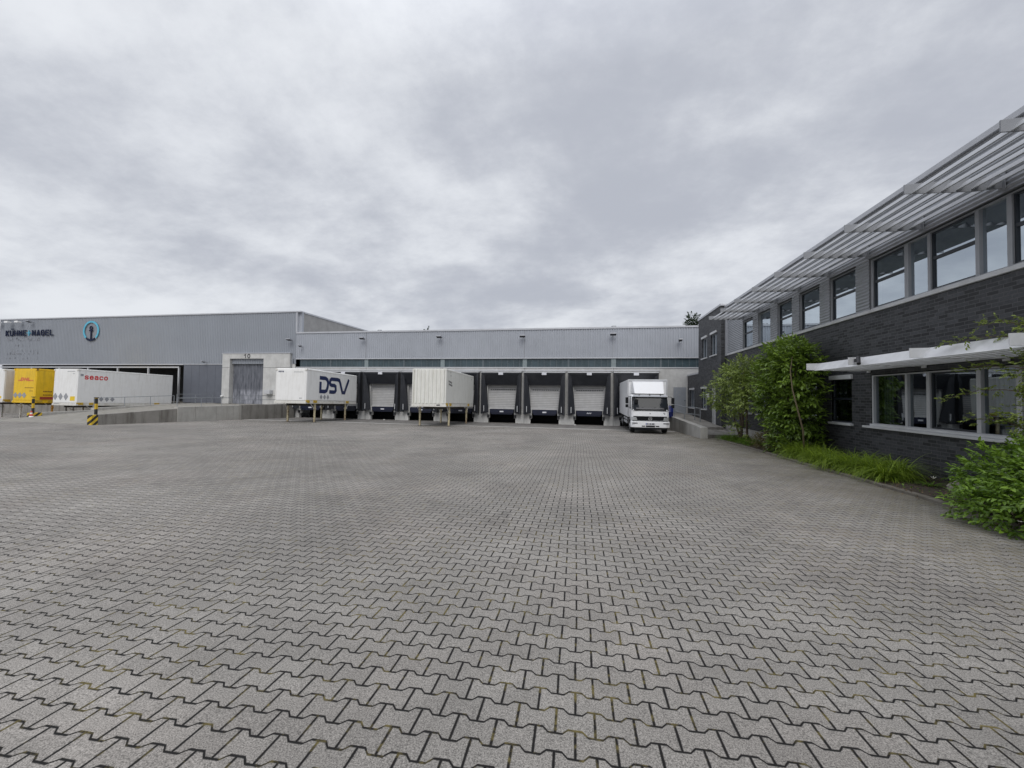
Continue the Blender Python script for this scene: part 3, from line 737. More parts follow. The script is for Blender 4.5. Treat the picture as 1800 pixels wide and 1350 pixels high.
pf.box(-36.14, -35.27, DY-0.30, DY+0.3, FZ, 5.32); pf.box(-31.42, -28.5, DY-0.30, DY+0.3, FZ, 5.32); pf.box(-35.27, -31.42, DY-0.30, DY+0.3, 4.82, 5.32)
pf2 = obj('gate_portal', pf, 'precast', th, bevel=0.015)
obj('portal_coping', MB().box(-36.2, -28.44, DY-0.34, DY-0.0, 5.322, 5.39), 'flashing', th)
obj_split('portal_seam', MB().box(-36.14, -35.28, DY-0.304, DY-0.29, 3.93, 3.955).box(-31.41, -28.5, DY-0.304, DY-0.29, 3.93, 3.955).box(-31.41, -28.5, DY-0.304, DY-0.29, 1.2, 1.22), 'mark_dark', th)
rd = obj('strip_curtain', MB().box(-35.27, -31.42, DY+0.24, DY+0.28, 2.35, 4.82), 'frame_dark', th)
sc = MB()
for i in range(24):
    x = -35.25+i*0.16; yy_ = DY+0.16+0.02*(i % 2); sc.box(x, x+0.19, yy_, yy_+0.008, FZ+0.01, 4.7)
m_, N_, b_, o_ = newmat("pvc"); 
tcn = N_.node('ShaderNodeTexCoord').outputs['Object']; xx_, yy2_, zz_ = N_.xyz(tcn)
nn_ = N_.noise(N_.comb(N_.m('MULTIPLY', xx_, 3.0), yy2_, N_.m('MULTIPLY', zz_, 0.7)), 1.6, 5, 0.6)
hgt = N_.ramp(zz_, 2.35, 2.75, 1.0, 0.30)
N_.put(b_.inputs['Base Color'], N_.mix(N_.m('MULTIPLY', N_.ramp(nn_, 0.3, 0.7), hgt), (0.075, 0.082, 0.10), (0.40, 0.41, 0.46)))
b_.inputs['Roughness'].default_value = 0.3
obj('curtain_strips', sc, 'pvc', rd)
obj('column', MB().box(-28.46, -28.12, DY-0.02, DY+0.3, FZ, 4.78), 'precast', th)
t = MB(); word_on(t, "10", (-33.66, DY-0.302, 4.87), (1, 0, 0), (0, 0, 1), 0.74, 0.42, 0.085, 0.25, 0.01); obj('gate_number', t, 'mark_dark', pf2)
obj('wall_box', MB().box(-30.9, -30.25, DY-0.75, DY-0.302, 1.35, 1.75), 'frame_light', th, bevel=0.03)
obj('socket', MB().lathe([(0.12, 0), (0.14, 0.1), (0.05, 0.16)], (-35.95, DY-0.42, 1.02), 10), 'lamp_white', th)

# hall signs
sg_ = thing('lettering_sign', 'dark navy capital lettering with pale blue plus sign high on the tall hall', 'sign', (-61.9, DY-0.1, 7.5))
STK[0] = 0.05; t = MB(); word_on(t, "KUHNE", (-65.38, DY-0.12, 7.48), (1, 0, 0), (0, 0, 1), 3.15, 0.66, 0.115, 0.34, 0.03, inc=0.004)
for x in (-64.46, -64.20): t.box(x, x+0.13, DY-0.20, DY-0.15, 8.2, 8.33)
obj('first_word', t, 'sign_navy', sg_)
t = MB(); word_on(t, "NAGEL", (-61.45, DY-0.12, 7.48), (1, 0, 0), (0, 0, 1), 3.12, 0.66, 0.115, 0.34, 0.03, inc=0.004); obj('second_word', t, 'sign_navy', sg_)
t = MB(); t.box(-62.13, -61.6, DY-0.2, DY-0.12, 7.76, 7.84).box(-61.9, -61.82, DY-0.2, DY-0.12, 7.50, 7.759).box(-61.9, -61.82, DY-0.2, DY-0.12, 7.841, 8.1); obj('plus_sign', t, 'sign_cyan', sg_)
an = thing('anchor_sign', 'pale blue horseshoe ring round a navy anchor on the tall hall', 'sign', (-53.1, DY-0.1, 6.8))
def ell(cx, cz, rx, rz, a0, a1, n=36): return [(cx+rx*sin(radians(a0+(a1-a0)*i/n)), cz+rz*cos(radians(a0+(a1-a0)*i/n))) for i in range(n+1)]
t = MB(); stroke_on(t, ell(0, 0, 0.98, 1.0, -137, 137), 0.19, (-53.1, DY-0.12, 7.9), (1, 0, 0), (0, 0, 1), 0.05); obj('ring', t, 'sign_cyan', an)
t = MB(); O = ((-53.1, DY-0.12, 7.9), (1, 0, 0), (0, 0, 1), 0.05)
stroke_on(t, ell(0, 0.32, 0.15, 0.17, 0, 340, 14), 0.12, *O, closed=True); stroke_on(t, [(-0.26, 0.04), (0.26, 0.04)], 0.13, *O[:3], 0.054)
stroke_on(t, [(0, 0.17), (0, -0.98)], 0.16, *O[:3], 0.046); stroke_on(t, ell(0, 0.0, 0.95, 1.0, 216, 144, 12)[::1], 0.19, *O[:3], 0.058)
obj('anchor', t, 'sign_navy', an)
STK[0] = 0.0; old = MB(); rr_ = random.Random(5)     # leftover fixings of a removed sign below the lettering
for row, (z, cnt) in enumerate(((7.15, 22), (6.95, 24), (6.35, 8), (5.75, 12), (5.45, 22), (4.9, 14))):
    for i in range(cnt):
        x = -65.3+rr_.random()*4.9; h = rr_.uniform(0.06, 0.2); zz0 = z+rr_.uniform(-0.05, 0.05); old.box(x, x+0.045, DY-0.09, DY-0.065, zz0, zz0+h)
tag(obj('sign_fixings', old, 'lamp_body'), 'rows of small leftover metal fixings on the hall below the navy lettering', 'fixings')

def wall_lamp(x, y, z, lab, cat='floodlight', bright=False, w=0.5, grp='floodlights along the warehouse facade'):
    r = thing('wall_floodlight', lab, cat, (x, y, z), group=grp)
    obj('arm', MB().box(x-0.03, x+0.03, y-0.34, y, z-0.05, z+0.0), 'lamp_body', r)
    m = MB(); m.prism_x([(y-0.62, z-0.10 if bright else z+0.02), (y-0.60, z+0.10), (y-0.25, z+0.04), (y-0.25, z-0.08)], x-w/2, x+w/2)
    obj('lamp_head', m, 'lamp_white' if bright else 'lamp_body', r)
    if not bright: obj('lens', MB().prism_x([(y-0.60, z+0.005), (y-0.60, z+0.015), (y-0.27, z-0.085), (y-0.27, z-0.095)], x-w/2+0.03, x+w/2-0.03), 'lamp_dark', r)
for x, z, lab in ((-28.5, 6.62, 'grey floodlight on the tall hall corner above the right end of the numbered gate'),
                  (-20.85, 6.66, 'grey floodlight on the ribbed band above the navy lettered swap body'),
                  (-13.3, 6.70, 'grey floodlight on the ribbed band above the plain white swap body'),
                  (-5.75, 6.66, 'grey floodlight on the ribbed band left of the two docks before the truck'),
                  (1.83, 6.72, 'grey floodlight on the ribbed band just left of the truck'),):
    wall_lamp(x, DY-0.07, z, lab)
wall_lamp(7.08, DY-0.07, 6.18, 'small lower grey floodlight on the ribbed band right of the truck', w=0.28)
wall_lamp(-27.3, DY-0.07, 6.0, 'small lower grey floodlight where the tall hall joins the low warehouse', w=0.26)
wall_lamp(-38.2, DY-0.07, 4.5, 'tiny lamp just above the grey sliding door', w=0.2)
for i, x in enumerate((-65.95, -64.45, -62.95, -61.4)):
    wall_lamp(x, DY-0.07, 9.02, ['white spotlight at the far left of the row over the navy lettering', 'second white spotlight from the left over the navy lettering', 'third white spotlight from the left over the navy lettering', 'dark spotlight at the right end of the row over the navy lettering'][i],
              'spotlight', bright=(i < 3), w=0.5, grp='spotlights over the hall lettering')

# ------------------------------------------------------------------ ramps at left
rp = thing('loading_ramp', 'stained concrete drive ramp with side walls rising to the numbered gate', 'ramp', (-32.5, 20, gz(-32.5, 20)))
XR, XL = -27.85, -37.0
def rz(y): return min(0.34, gz(0, 19.2)+(y-19.2)*(0.34-gz(0, 19.2))/(30.5-19.2))
m = MB(); ysr = [19.2, 30.5, DY-0.302]
for y0, y1 in zip(ysr, ysr[1:]):
    m.hexa([(XL, y0, -1.2), (XR-0.3, y0, -1.2), (XR-0.3, y1, -1.2), (XL, y1, -1.2)], [(XL, y0, rz(y0)+0.006), (XR-0.3, y0, rz(y0)+0.006), (XR-0.3, y1, rz(y1)), (XL, y1, rz(y1))])
obj('ramp_surface', m, 'ramp_top', rp)
def wallseg(m, x0, x1, y0, y1, za, zb, base=-1.2): m.hexa([(x0, y0, base), (x1, y0, base), (x1, y1, base), (x0, y1, base)], [(x0, y0, za), (x1, y0, za), (x1, y1, zb), (x0, y1, zb)])
m = MB(); wallseg(m, XR-0.3, XR, 18.97, 23.58, 0.12, 0.33); obj('side_wall', m, 'old_concrete', rp, bevel=0.01)
m = MB(); wallseg(m, XR-0.3, XR+0.03, 23.60, 24.9, 0.45, 0.45); wallseg(m, XR-0.3, XR+0.03, 24.92, 26.6, 0.45, 0.45); wallseg(m, XR-0.3, XR+0.03, 26.62, 28.1, 0.45, 0.45); wallseg(m, XR-0.3, XR+0.03, 28.12, 28.9, 0.45, 0.45); obj('side_wall', m, 'light_concrete', rp, bevel=0.01)
m = MB(); wallseg(m, XR-0.3, XR-0.02, 28.92, DY-0.303, 0.47, 0.47); obj('side_wall', m, 'old_concrete', rp, bevel=0.01)
m = MB(); wallseg(m, XL-0.3, XL, 21.9, 24.9, -0.05, 0.0); wallseg(m, XL-0.32, XL+0.02, 24.92, 31.2, 0.18, 0.38); wallseg(m, XL-0.3, XL, 31.22, DY-0.11, 0.40, 0.40); obj('inner_wall', m, 'light_concrete', rp, bevel=0.01)
m = MB(); m.hexa([(XR-0.305, 18.65, gz(0, 18.7)-.1), (XR+0.005, 18.65, gz(0, 18.7)-.1), (XR+0.005, 18.96, -.6), (XR-0.305, 18.96, -.6)], [(XR-0.305, 18.65, 0.10), (XR+0.005, 18.65, 0.10), (XR+0.005, 18.96, 0.12), (XR-0.305, 18.96, 0.12)])
obj('hazard_end', m, 'hazard', rp, label='wall end painted in yellow and black hazard stripes')
m = MB(); m.hexa([(XL-0.32, 21.3, gz(0, 21.3)-.1), (XL+0.02, 21.3, gz(0, 21.3)-.1), (XL+0.02, 21.89, -.6), (XL-0.32, 21.89, -.6)], [(XL-0.32, 21.3, -0.06), (XL+0.02, 21.3, -0.06), (XL+0.02, 21.89, -0.05), (XL-0.32, 21.89, -0.05)])
obj('hazard_end', m, 'hazard', rp, label='wall end painted in yellow and black hazard stripes')
def hpost(x, y, z0, z1, lab):
    r = thing('hazard_post', lab, 'post', (x, y, z0), group='striped posts at the ramp wall ends')
    obj('shaft', MB().box(x-0.055, x+0.055, y-0.055, y+0.055, z0, z1), 'hazard_post', r, bevel=0.01)
    obj('cap', MB().box(x-0.08, x+0.08, y-0.08, y+0.08, z1+0.001, z1+0.03), 'mark_dark', r)
hpost(XR-0.15, 18.95, 0.135, 1.1, 'yellow and black striped post on the near end of the ramp wall')
hpost(XL-0.15, 21.5, -0.05, 1.0, 'yellow and black striped post behind the traffic cone')
def rail(name, lab, pts, zt, mids=(0.5,), r=0.024, mt='galvanised', cat='railing', zb=None, posts=None):
    """pts: list of (x,y,zbase); posts every point, rails joining"""
    t = thing(name, lab, cat, pts[0])
    for x, y, z in pts: obj('post', MB().tube([(x, y, z), (x, y, z+zt)], r, 8), mt, t)
    for h in (1.0,)+tuple(mids):
        obj('rail', MB().tube([(x, y, z+zt*h) for x, y, z in pts], r*0.95, 8), mt, t)
    return t
rail('guard_rail', 'dark grey steel guard rail on the inner ramp wall before the red lettered swap body', [(XL-0.15, 25.0, 0.18), (XL-0.15, 27.1, 0.25), (XL-0.15, 29.1, 0.31), (XL-0.15, 31.15, 0.38)], 0.74, ())
rail('guard_rail', 'short thin guard rail beside the grey sliding door at the ramp top', [(XL-0.15, 31.4, 0.40), (XL-0.15, 33.2, 0.40), (XL-0.15, 35.0, 0.40)], 0.85, (0.55,), 0.018)
rail('guard_rail', 'thin grey guard rail on the outer ramp wall below the numbered gate', [(XR-0.15, 23.7, 0.45), (XR-0.15, 25.5, 0.45), (XR-0.15, 27.2, 0.45), (XR-0.15, 28.85, 0.45)], 0.62, (), 0.018)
rail('guard_rail', 'thin grey guard rail on the platform edge left of the navy lettered swap body', [(XR-0.15, 29.0, 0.47), (XR-0.15, 31.0, 0.47), (XR-0.15, 33.0, 0.47), (XR-0.15, 34.9, 0.47)], 0.75, (0.55,), 0.018)
cn = thing('traffic_cone', 'red and white traffic cone standing by the striped ramp post', 'traffic cone', (-36.5, 21.05, gz(0, 21.05)))
z0 = gz(0, 21.05)
obj('base', MB().box(-36.72, -36.28, 20.83, 21.27, z0+0.002, z0+0.035), 'cone_red', cn, bevel=0.01)
for i, (ra, rb, ha, hb, mm) in enumerate(((0.15, 0.125, 0.036, 0.15, 'cone_red'), (0.124, 0.10, 0.151, 0.27, 'cone_white'), (0.099, 0.075, 0.271, 0.38, 'cone_red'), (0.074, 0.05, 0.381, 0.49, 'cone_white'), (0.049, 0.03, 0.491, 0.60, 'cone_red'))):
    obj('body' if i == 0 else 'band', MB().lathe([(ra, z0+ha), (rb, z0+hb)], (-36.5, 21.05, 0), 16), mm, cn, smooth=True)

# ------------------------------------------------------------------ swap bodies
def swap_body(name, lab, loc, yawd, L, W, zb, zt, paint, legm='leg_cream', legs=(1.25, 5.75), leg_in=0.0, front='plain', rail_h=0.22, pitch=SL, grp='swap bodies on legs at the docks', beam='paint_white_dirty', radius=0.06):
    """local origin: middle of front edge on the ground; +Y to the rear"""
    t = thing(name, lab, 'swap body', loc, (-pitch, 0, radians(yawd)), grp)
    h = W/2
    m = MB()
    if front == 'corrugated':
        m.box(-h, h, 0.06, L, zb+rail_h, zt)
    else: m.box(-h, h, 0, L, zb+rail_h, zt)
    obj('body', m, paint, t, True, bevel=radius)
    if front == 'corrugated':
        m = MB(); ribs_v(m, -h+0.10, h-0.10, 0.055, zb+rail_h+0.01, zt-0.06, 0.277, 0.085); obj('front_panel', m, paint, t, True)
        obj_split('front_frame', MB().box(-h, -h+0.10, -0.035, 0.0595, zb+rail_h, zt-0.05).box(h-0.10, h, -0.035, 0.0595, zb+rail_h, zt-0.05), paint, t, True, bevel=0.015)
    else:
        obj('front_panel', MB().box(-h+0.1, h-0.1, -0.012, -0.001, zb+rail_h+0.02, zt-0.14), paint, t, True, bevel=0.005)
    obj('bottom_rail', MB().box(-h+0.005, h-0.005, -0.01, L-0.01, zb, zb+rail_h-0.002), beam, t, True, bevel=0.02)
    obj('roof_edge', MB().box(h-0.004, h+0.012, 0.08, L-0.08, zt-0.13, zt-0.10), beam, t, True)
    m = MB()
    for y in (legs[0]-0.3, legs[1]-0.05, 0.12): m.box(h-0.02, h+0.014, y-0.12, y+0.35, zb+0.06, zb+rail_h+0.04)
    obj_split('grapple_pad', m, 'pad_yellow', t, True, bevel=0.008)
    for sx in (-1, 1):
        for zc in (zb+0.005, zt-0.17):
            obj('corner_casting', MB().box(sx*(h-0.06)-0.075, sx*(h-0.06)+0.075, -0.042, 0.12, zc, zc+0.14), beam, t, True, bevel=0.012)
    obj('underframe', MB().box(-0.5, -0.38, 0.3, L-0.3, zb-0.16, zb-0.002).box(0.38, 0.5, 0.3, L-0.3, zb-0.16, zb-0.002).box(-0.375, 0.375, 1.0, 1.15, zb-0.14, zb-0.003).box(-0.375, 0.375, L-1.5, L-1.35, zb-0.14, zb-0.003), 'underframe', t, True)
    for sy, y in ((1, legs[0]), (-1, legs[1])):
        for sx in (-1, 1):
            x = sx*(h-0.14-leg_in)
            lg = obj('leg', MB().box(x-0.055, x+0.055, y-0.055, y+0.055, 0.02, zb-0.003).box(x-0.075, x+0.075, y-0.075, y+0.075, zb-0.45, zb-0.32), legm, t, True, bevel=0.01)
            obj('foot', MB().box(x-0.11, x+0.11, y-0.11, y+0.11, 0.0, 0.02), 'underframe', lg, True)
            obj('brace', MB().tube([(x, y-0.05*sy, zb-0.42), (x, y-0.28*sy, zb-0.22), (x, y-0.52*sy, zb-0.004)], 0.026, 8), 'leg_white', lg, True)
    m = MB()
    for sx in (-1, 1):
        for y in (0.0, L): 
            for z in (zt-0.14,):
                m.box(sx*(h-0.05)-0.055, sx*(h-0.05)+0.055, y-0.014, y+0.1 if y == 0 else y+0.012, z-0.02, z+0.05)
    return t

def gl(x, y): return (x, y, gz(x, y))
# swap body with navy lettering
d = swap_body('swap_body', 'white smooth swap body with big navy capital letters on its side', gl(-21.47, 26.5), 3.9, 7.45, 2.45, 1.40, 3.98, 'paint_white', legs=(1.35, 5.8), radius=0.07)
h = 1.225
SO = ((h+0.001, 1.62, 0), (0, 1, 0), (0, 0, 1))
t = MB(); Wd = 0.29
def ST(pts, dep=0.008): stroke_on(t, [(a*1.1, b) for a, b in pts], Wd, *SO, depth=dep)
zb_, zt_ = 2.24, 3.52
ST([(0.0, zt_-0.12), (0.72, zt_-0.12), (0.95, zt_-0.22), (1.06, zt_-0.45), (1.02, zt_-0.78), (0.90, zb_+0.22), (0.70, zb_+0.12), (0.12, zb_+0.12), (0.12, zt_-0.42)])
ST([(2.42, zt_-0.12), (1.50, zt_-0.12), (1.34, zt_-0.22), (1.28, zt_-0.40), (1.36, zt_-0.56), (1.52, zt_-0.62), (1.90, zt_-0.62), (2.06, zt_-0.70), (2.10, zb_+0.28), (2.00, zb_+0.15), (1.84, zb_+0.12), (1.25, zb_+0.12)], 0.0095)
ST([(2.30, zt_-0.12), (2.55, zt_-0.16), (2.68, zt_-0.36), (3.05, zb_+0.12), (3.35, zb_+0.12), (3.95, zt_)], 0.011)
obj('side_lettering', t, 'logo_navy', d, True)
t = MB()
for i in range(3): diamond_on(t, (h+0.001, 1.90+0.46*i, 1.93), (0, 1, 0), (0, 0, 1), 0.38, 0.40)
obj_split('diamond_mark', t, 'mark_grey', d, True)
t = MB(); word_on(t, "WECS", (-1.0, -0.013, 3.68), (1, 0, 0), (0, 0, 1), 0.42, 0.11, 0.028, 0.2, 0.004); obj('front_badge', t, 'logo_navy', d, True)
t = MB()
for i in range(10): t.box(0.22+i*0.075, 0.27+i*0.075, -0.017, -0.013, 3.68, 3.73)
for i in range(3): t.box(0.72+i*0.07, 0.77+i*0.07, -0.017, -0.013, 1.76, 1.83)
obj('number_mark', t, 'mark_grey', d, True)
# plain corrugated-front swap body
d = swap_body('swap_body', 'plain white swap body with vertically corrugated front and cream legs', gl(-10.78, 26.5), 1.7, 7.45, 2.42, 1.36, 3.97, 'paint_cream', legs=(1.2, 5.8), front='corrugated', radius=0.045)
t = MB(); h = 1.21
for r_ in range(2):
    for i in range(5): t.box(h+0.001, h+0.008, 0.50+i*0.16+r_*0.08, 0.60+i*0.16+r_*0.08, 3.08-r_*0.2-i*0.02, 3.20-r_*0.2-i*0.02)
for i, (y, z) in enumerate(((0.9, 3.72), (0.95, 3.5), (6.7, 3.6))): t.box(h+0.001, h+0.008, y, y+0.06, z, z+0.1)
obj('stencil_mark', t, 'mark_dark', d, True)
obj('label_plate', MB().box(0.55, 0.80, -0.016, -0.011, 1.44, 1.52), 'mark_dark', d, True)
# red lettered swap body
d = swap_body('swap_body', 'long white swap body with red lower case lettering behind the ramp rail', gl(-42.35, 26.4), 0, 7.8, 2.5, 1.22, 4.24, 'paint_white', 'leg_white', legs=(1.3, 6.3), pitch=0.022, radius=0.035)
h = 1.25
t = MB(); word_on(t, "seaco", (h+0.002, 0.45, 3.40), (0, 1, 0), (0, 0, 1), 1.66, 0.33, 0.076, 0.26, 0.006); obj('side_lettering', t, 'logo_red', d, True)
t = MB()
for i in range(3): diamond_on(t, (h+0.001, 1.72+0.42*i, 1.78), (0, 1, 0), (0, 0, 1), 0.36, 0.44)
for i in range(3): diamond_on(t, (-0.98+0.56*i, -0.013, 1.95), (1, 0, 0), (0, 0, 1), 0.48, 0.62)
obj_split('diamond_mark', t, 'mark_grey', d, True)
obj('yellow_label', MB().box(0.58, 1.08, -0.017, -0.012, 1.62, 1.98), 'mark_yellow', d, True)
t = MB()
for i in range(9): t.box(0.15+i*0.09, 0.21+i*0.09, -0.017, -0.012, 4.0, 4.06)
for i in range(4): t.box(0.7+i*0.06, 0.74+i*0.06, -0.017, -0.012, 3.82, 3.86)
t.box(h+0.001, h+0.008, 0.16, 0.36, 3.66, 3.84); t.box(-1.1, -0.55, -0.017, -0.012, 1.34, 1.40)
obj('number_mark', t, 'mark_grey', d, True)
# yellow swap body
yl = swap_body('swap_body', 'yellow swap body with pale red slanted lettering on its front', gl(-46.75, 26.4), 0, 7.45, 2.46, 1.36, 4.25, 'paint_yellow', 'leg_orange', legs=(1.25, 5.8), pitch=0.022, beam='paint_yellow', radius=0.03)
t = MB(); word_on(t, "DHL", (-0.52, -0.013, 3.20), (1, 0, 0), (0, 0, 1), 1.14, 0.30, 0.10, 0.14, 0.005, shear=0.45)
for i in range(3): t.box(-0.75, -0.52+i*0.03, -0.018, -0.013, 3.20+i*0.035, 3.22+i*0.035); t.box(0.72-i*0.03, 0.95, -0.018, -0.013, 3.20+i*0.035, 3.22+i*0.035)
obj('front_lettering', t, 'logo_pink', yl, True)
t = MB()
for i in range(9): t.box(0.05+i*0.11, 0.13+i*0.11, -0.017, -0.012, 2.60, 2.67)
for i in range(4): t.box(0.6+i*0.1, 0.67+i*0.1, -0.017, -0.012, 2.34, 2.40)
for r_ in range(2):
    for i in range(6): t.box(1.231, 1.239, 0.5+i*0.1, 0.57+i*0.1, 2.3-r_*0.3, 2.4-r_*0.3)
obj('number_mark', t, 'mark_brown', yl, True)
obj('side_band', MB().box(1.231, 1.239, 0.3, 2.4, 1.66, 1.9), 'mark_redbrown', yl, True)
t = MB()
for i in range(3): diamond_on(t, (-0.92+0.48*i, -0.013, 2.0), (1, 0, 0), (0, 0, 1), 0.5, 0.5, 0.008+0.001*i)
obj_split('diamond_mark', t, 'mark_grey', yl, True)
obj_split('corner_fitting', MB().box(-1.25, -1.12, -0.03, 0.1, 4.08, 4.26).box(1.08, 1.25, -0.03, 0.1, 4.08, 4.26), 'mark_brown', yl, True)
# leftmost body, mostly outside the frame
lb = swap_body('swap_body', 'off white swap body with beige side at the left edge of the picture', gl(-50.3, 26.4), 0, 7.45, 2.46, 1.36, 4.22, 'paint_white', 'leg_white', legs=(1.25, 5.8), pitch=0.022, radius=0.03)
obj('side_panel', MB().box(1.231, 1.243, 0.1, 7.3, 1.66, 4.05), 'paint_pale', lb, True)
obj('yellow_label', MB().box(0.7, 1.05, -0.017, -0.012, 1.7, 1.9), 'mark_yellow', lb, True)

# ------------------------------------------------------------------ truck
TX, TY = 3.57, 25.95
tk = thing('truck', 'white box truck with black windscreen reversed to the right hand dock', 'truck', gl(TX, TY))
b0 = 0.0
box = obj('cargo_box', MB().box(-1.2, 1.2, 1.42, 8.9, 0.92, 3.32), 'truck_white', tk, True, bevel=0.03)
obj_split('box_edge_trim', MB().box(-1.215, -1.13, 1.395, 1.418, 0.93, 3.31).box(1.13, 1.215, 1.395, 1.418, 0.93, 3.31).box(-1.13, 1.13, 1.395, 1.418, 3.2, 3.33), 'frame_light', box, True, bevel=0.01)
# cab shell: profile in y,z
prof = [(0.16, 0.55), (0.10, 1.02), (0.13, 1.42), (0.36, 2.26), (0.50, 2.36), (1.30, 2.40), (1.32, 0.62), (1.05, 0.62), (0.98, 0.55)]
def loft(m, prof, xs_ins):
    """side-to-side loft: list of (x, inset) where profile shrinks toward its middle"""
    cy = 0.8; cz = 1.4; n = len(prof); k = len(xs_ins); vs = []
    for x, ins in xs_ins:
        for y, z in prof: vs.append((x, y + (ins if y < 0.6 else 0)*1.0, z - (ins*0.7 if z > 2.2 else 0)))
    fs = [(j*n+i, j*n+(i+1) % n, (j+1)*n+(i+1) % n, (j+1)*n+i) for j in range(k-1) for i in range(n)]
    fs += [tuple(range(n))[::-1], tuple((k-1)*n+i for i in range(n))]
    m.add(vs, fs)
cabm = MB(); loft(cabm, prof, [(-1.09, 0.12), (-0.98, 0.03), (-0.6, 0.0), (0.6, 0.0), (0.98, 0.03), (1.09, 0.12)])
cab = obj('cab', cabm, 'truck_white', tk, True, smooth=False, bevel=0.02)
def fy(z):   # front surface y at height z
    for (y0, z0), (y1, z1) in zip(prof, prof[1:4]):
        if z0 <= z <= z1: return y0+(y1-y0)*(z-z0)/(z1-z0)
    return 0.3
# windscreen: curved dark glass sheet proud of the cab with black surround
def screen(m, xw, z0, z1, off, xw2=None, nseg=10, th=0.02):
    xw2 = xw2 or xw; vs = []; 
    for j, z in enumerate(np.linspace(z0, z1, 5)):
        ww = xw+(xw2-xw)*j/4
        for i in range(nseg+1):
            x = -ww+2*ww*i/nseg; vs.append((x, fy(z)-off+(0 if abs(x) < 0.6 else (abs(x)-0.6)*0.08 if abs(x) < 0.98 else 0.03+(abs(x)-0.98)*0.82), z))
    n = nseg+1; m.add(vs, [(j*n+i, j*n+i+1, (j+1)*n+i+1, (j+1)*n+i) for j in range(4) for i in range(nseg)])
mm = MB(); screen(mm, 1.07, 1.40, 2.23, 0.028, 1.03); obj('windscreen_surround', mm, 'truck_black', cab, True)
mm = MB(); screen(mm, 1.0, 1.46, 2.14, 0.036, 0.97)
m_, N_, b_, o_ = newmat("screen_glass"); b_.inputs['Base Color'].default_value = (0.018, 0.022, 0.027, 1); b_.inputs['Roughness'].default_value = 0.05
b_.inputs['Specular IOR Level'].default_value = 0.22
obj('windscreen', mm, 'screen_glass', cab, True, smooth=True)
# a hint of dashboard and seat shapes behind the glass
mm = MB(); screen(mm, 0.82, 1.48, 1.56, 0.040, 0.80, th=0.0); obj('dashboard', mm, 'truck_grey', cab, True)
wp = MB()
for x in (-0.75, -0.1, 0.5): wp.tube([(x, fy(1.45)-0.03, 1.43), (x+0.42, fy(1.62)-0.035, 1.60)], 0.012, 6)
obj_split('wiper', wp, 'truck_black', cab, True)
for sx in (-1, 1):
    ww = MB(); ww.add([(sx*1.098, 0.45, 1.45), (sx*1.098, 1.15, 1.45), (sx*1.098, 1.15, 2.18), (sx*1.098, 0.62, 2.18)], [(0, 1, 2, 3)])
    obj('side_window', ww, 'screen_glass', cab, True)
vi = MB(); vi.add([(-0.98, 0.34, 2.30), (0.98, 0.34, 2.30), (0.98, 0.20, 2.20), (-0.98, 0.20, 2.20), (-0.98, 0.36, 2.33), (0.98, 0.36, 2.33), (0.98, 0.185, 2.235), (-0.98, 0.185, 2.235)], [(0, 3, 2, 1), (4, 5, 6, 7), (0, 1, 5, 4), (1, 2, 6, 5), (2, 3, 7, 6), (3, 0, 4, 7)])
obj('sun_visor', vi, 'frame_grey', cab, True, bevel=0.008)
ml = MB()
for x in (-0.62, 0, 0.62): ml.box(x-0.03, x+0.03, 0.30, 0.36, 2.31, 2.35)
obj_split('roof_marker', ml, 'truck_black', cab, True)
# air deflector
df = MB(); df.add([(-0.88, 0.42, 2.41), (0.88, 0.42, 2.41), (1.02, 1.38, 2.43), (-1.02, 1.38, 2.43), (-0.92, 1.10, 3.16), (0.92, 1.10, 3.16), (0.98, 1.385, 3.2), (-0.98, 1.385, 3.2)],
                  [(0, 3, 2, 1), (4, 5, 6, 7), (0, 1, 5, 4), (1, 2, 6, 5), (2, 3, 7, 6), (3, 0, 4, 7)])
obj('air_deflector', df, 'truck_white', tk, True, bevel=0.05)
# front panel, grille, lights, bumper
mm = MB(); screen(mm, 0.98, 1.05, 1.34, 0.016, 0.98); obj('front_flap', mm, 'truck_white', cab, True)
gr = MB(); screen(gr, 0.92, 0.79, 1.04, 0.035, 0.98); gri = obj('grille', gr, 'truck_black', cab, True)
gb = MB()
for z in (0.86, 0.93, 0.99): gb.box(-0.72, 0.72, fy(z)-0.045, fy(z)-0.032, z, z+0.018)
obj_split('grille_bar', gb, 'truck_black', gri, True)
em = MB(); eo = ((0, fy(0.9)-0.05, 0.9), (1, 0, 0), (0, 0, 1))
stroke_on(em, [(0.095*cos(a), 0.095*sin(a)) for a in np.linspace(0, 2*pi, 25)[:-1]], 0.014, *eo, depth=0.004, closed=True)
for a_ in (90, 210, 330): stroke_on(em, [(0, 0), (0.1*cos(radians(a_)), 0.1*sin(radians(a_)))], 0.016, *eo, depth=0.003)
obj('round_emblem', em, 'door_rail', gri, True)
obj('flap_badge', MB().box(-0.03, 0.03, fy(1.2)-0.02, fy(1.2)-0.013, 1.19, 1.23), 'truck_grey', cab, True)
obj_split('panel_gap', MB().box(-1.0, 1.0, fy(1.36)-0.006, fy(1.36)+0.05, 1.355, 1.375).box(-1.02, 1.02, fy(0.76)-0.01, fy(0.76)+0.05, 0.745, 0.765), 'truck_black', cab, True)
obj('front_sticker', MB().box(0.62, 0.86, fy(1.15)+0.003, fy(1.2)+0.01, 1.10, 1.27), 'mark_grey', cab, True)
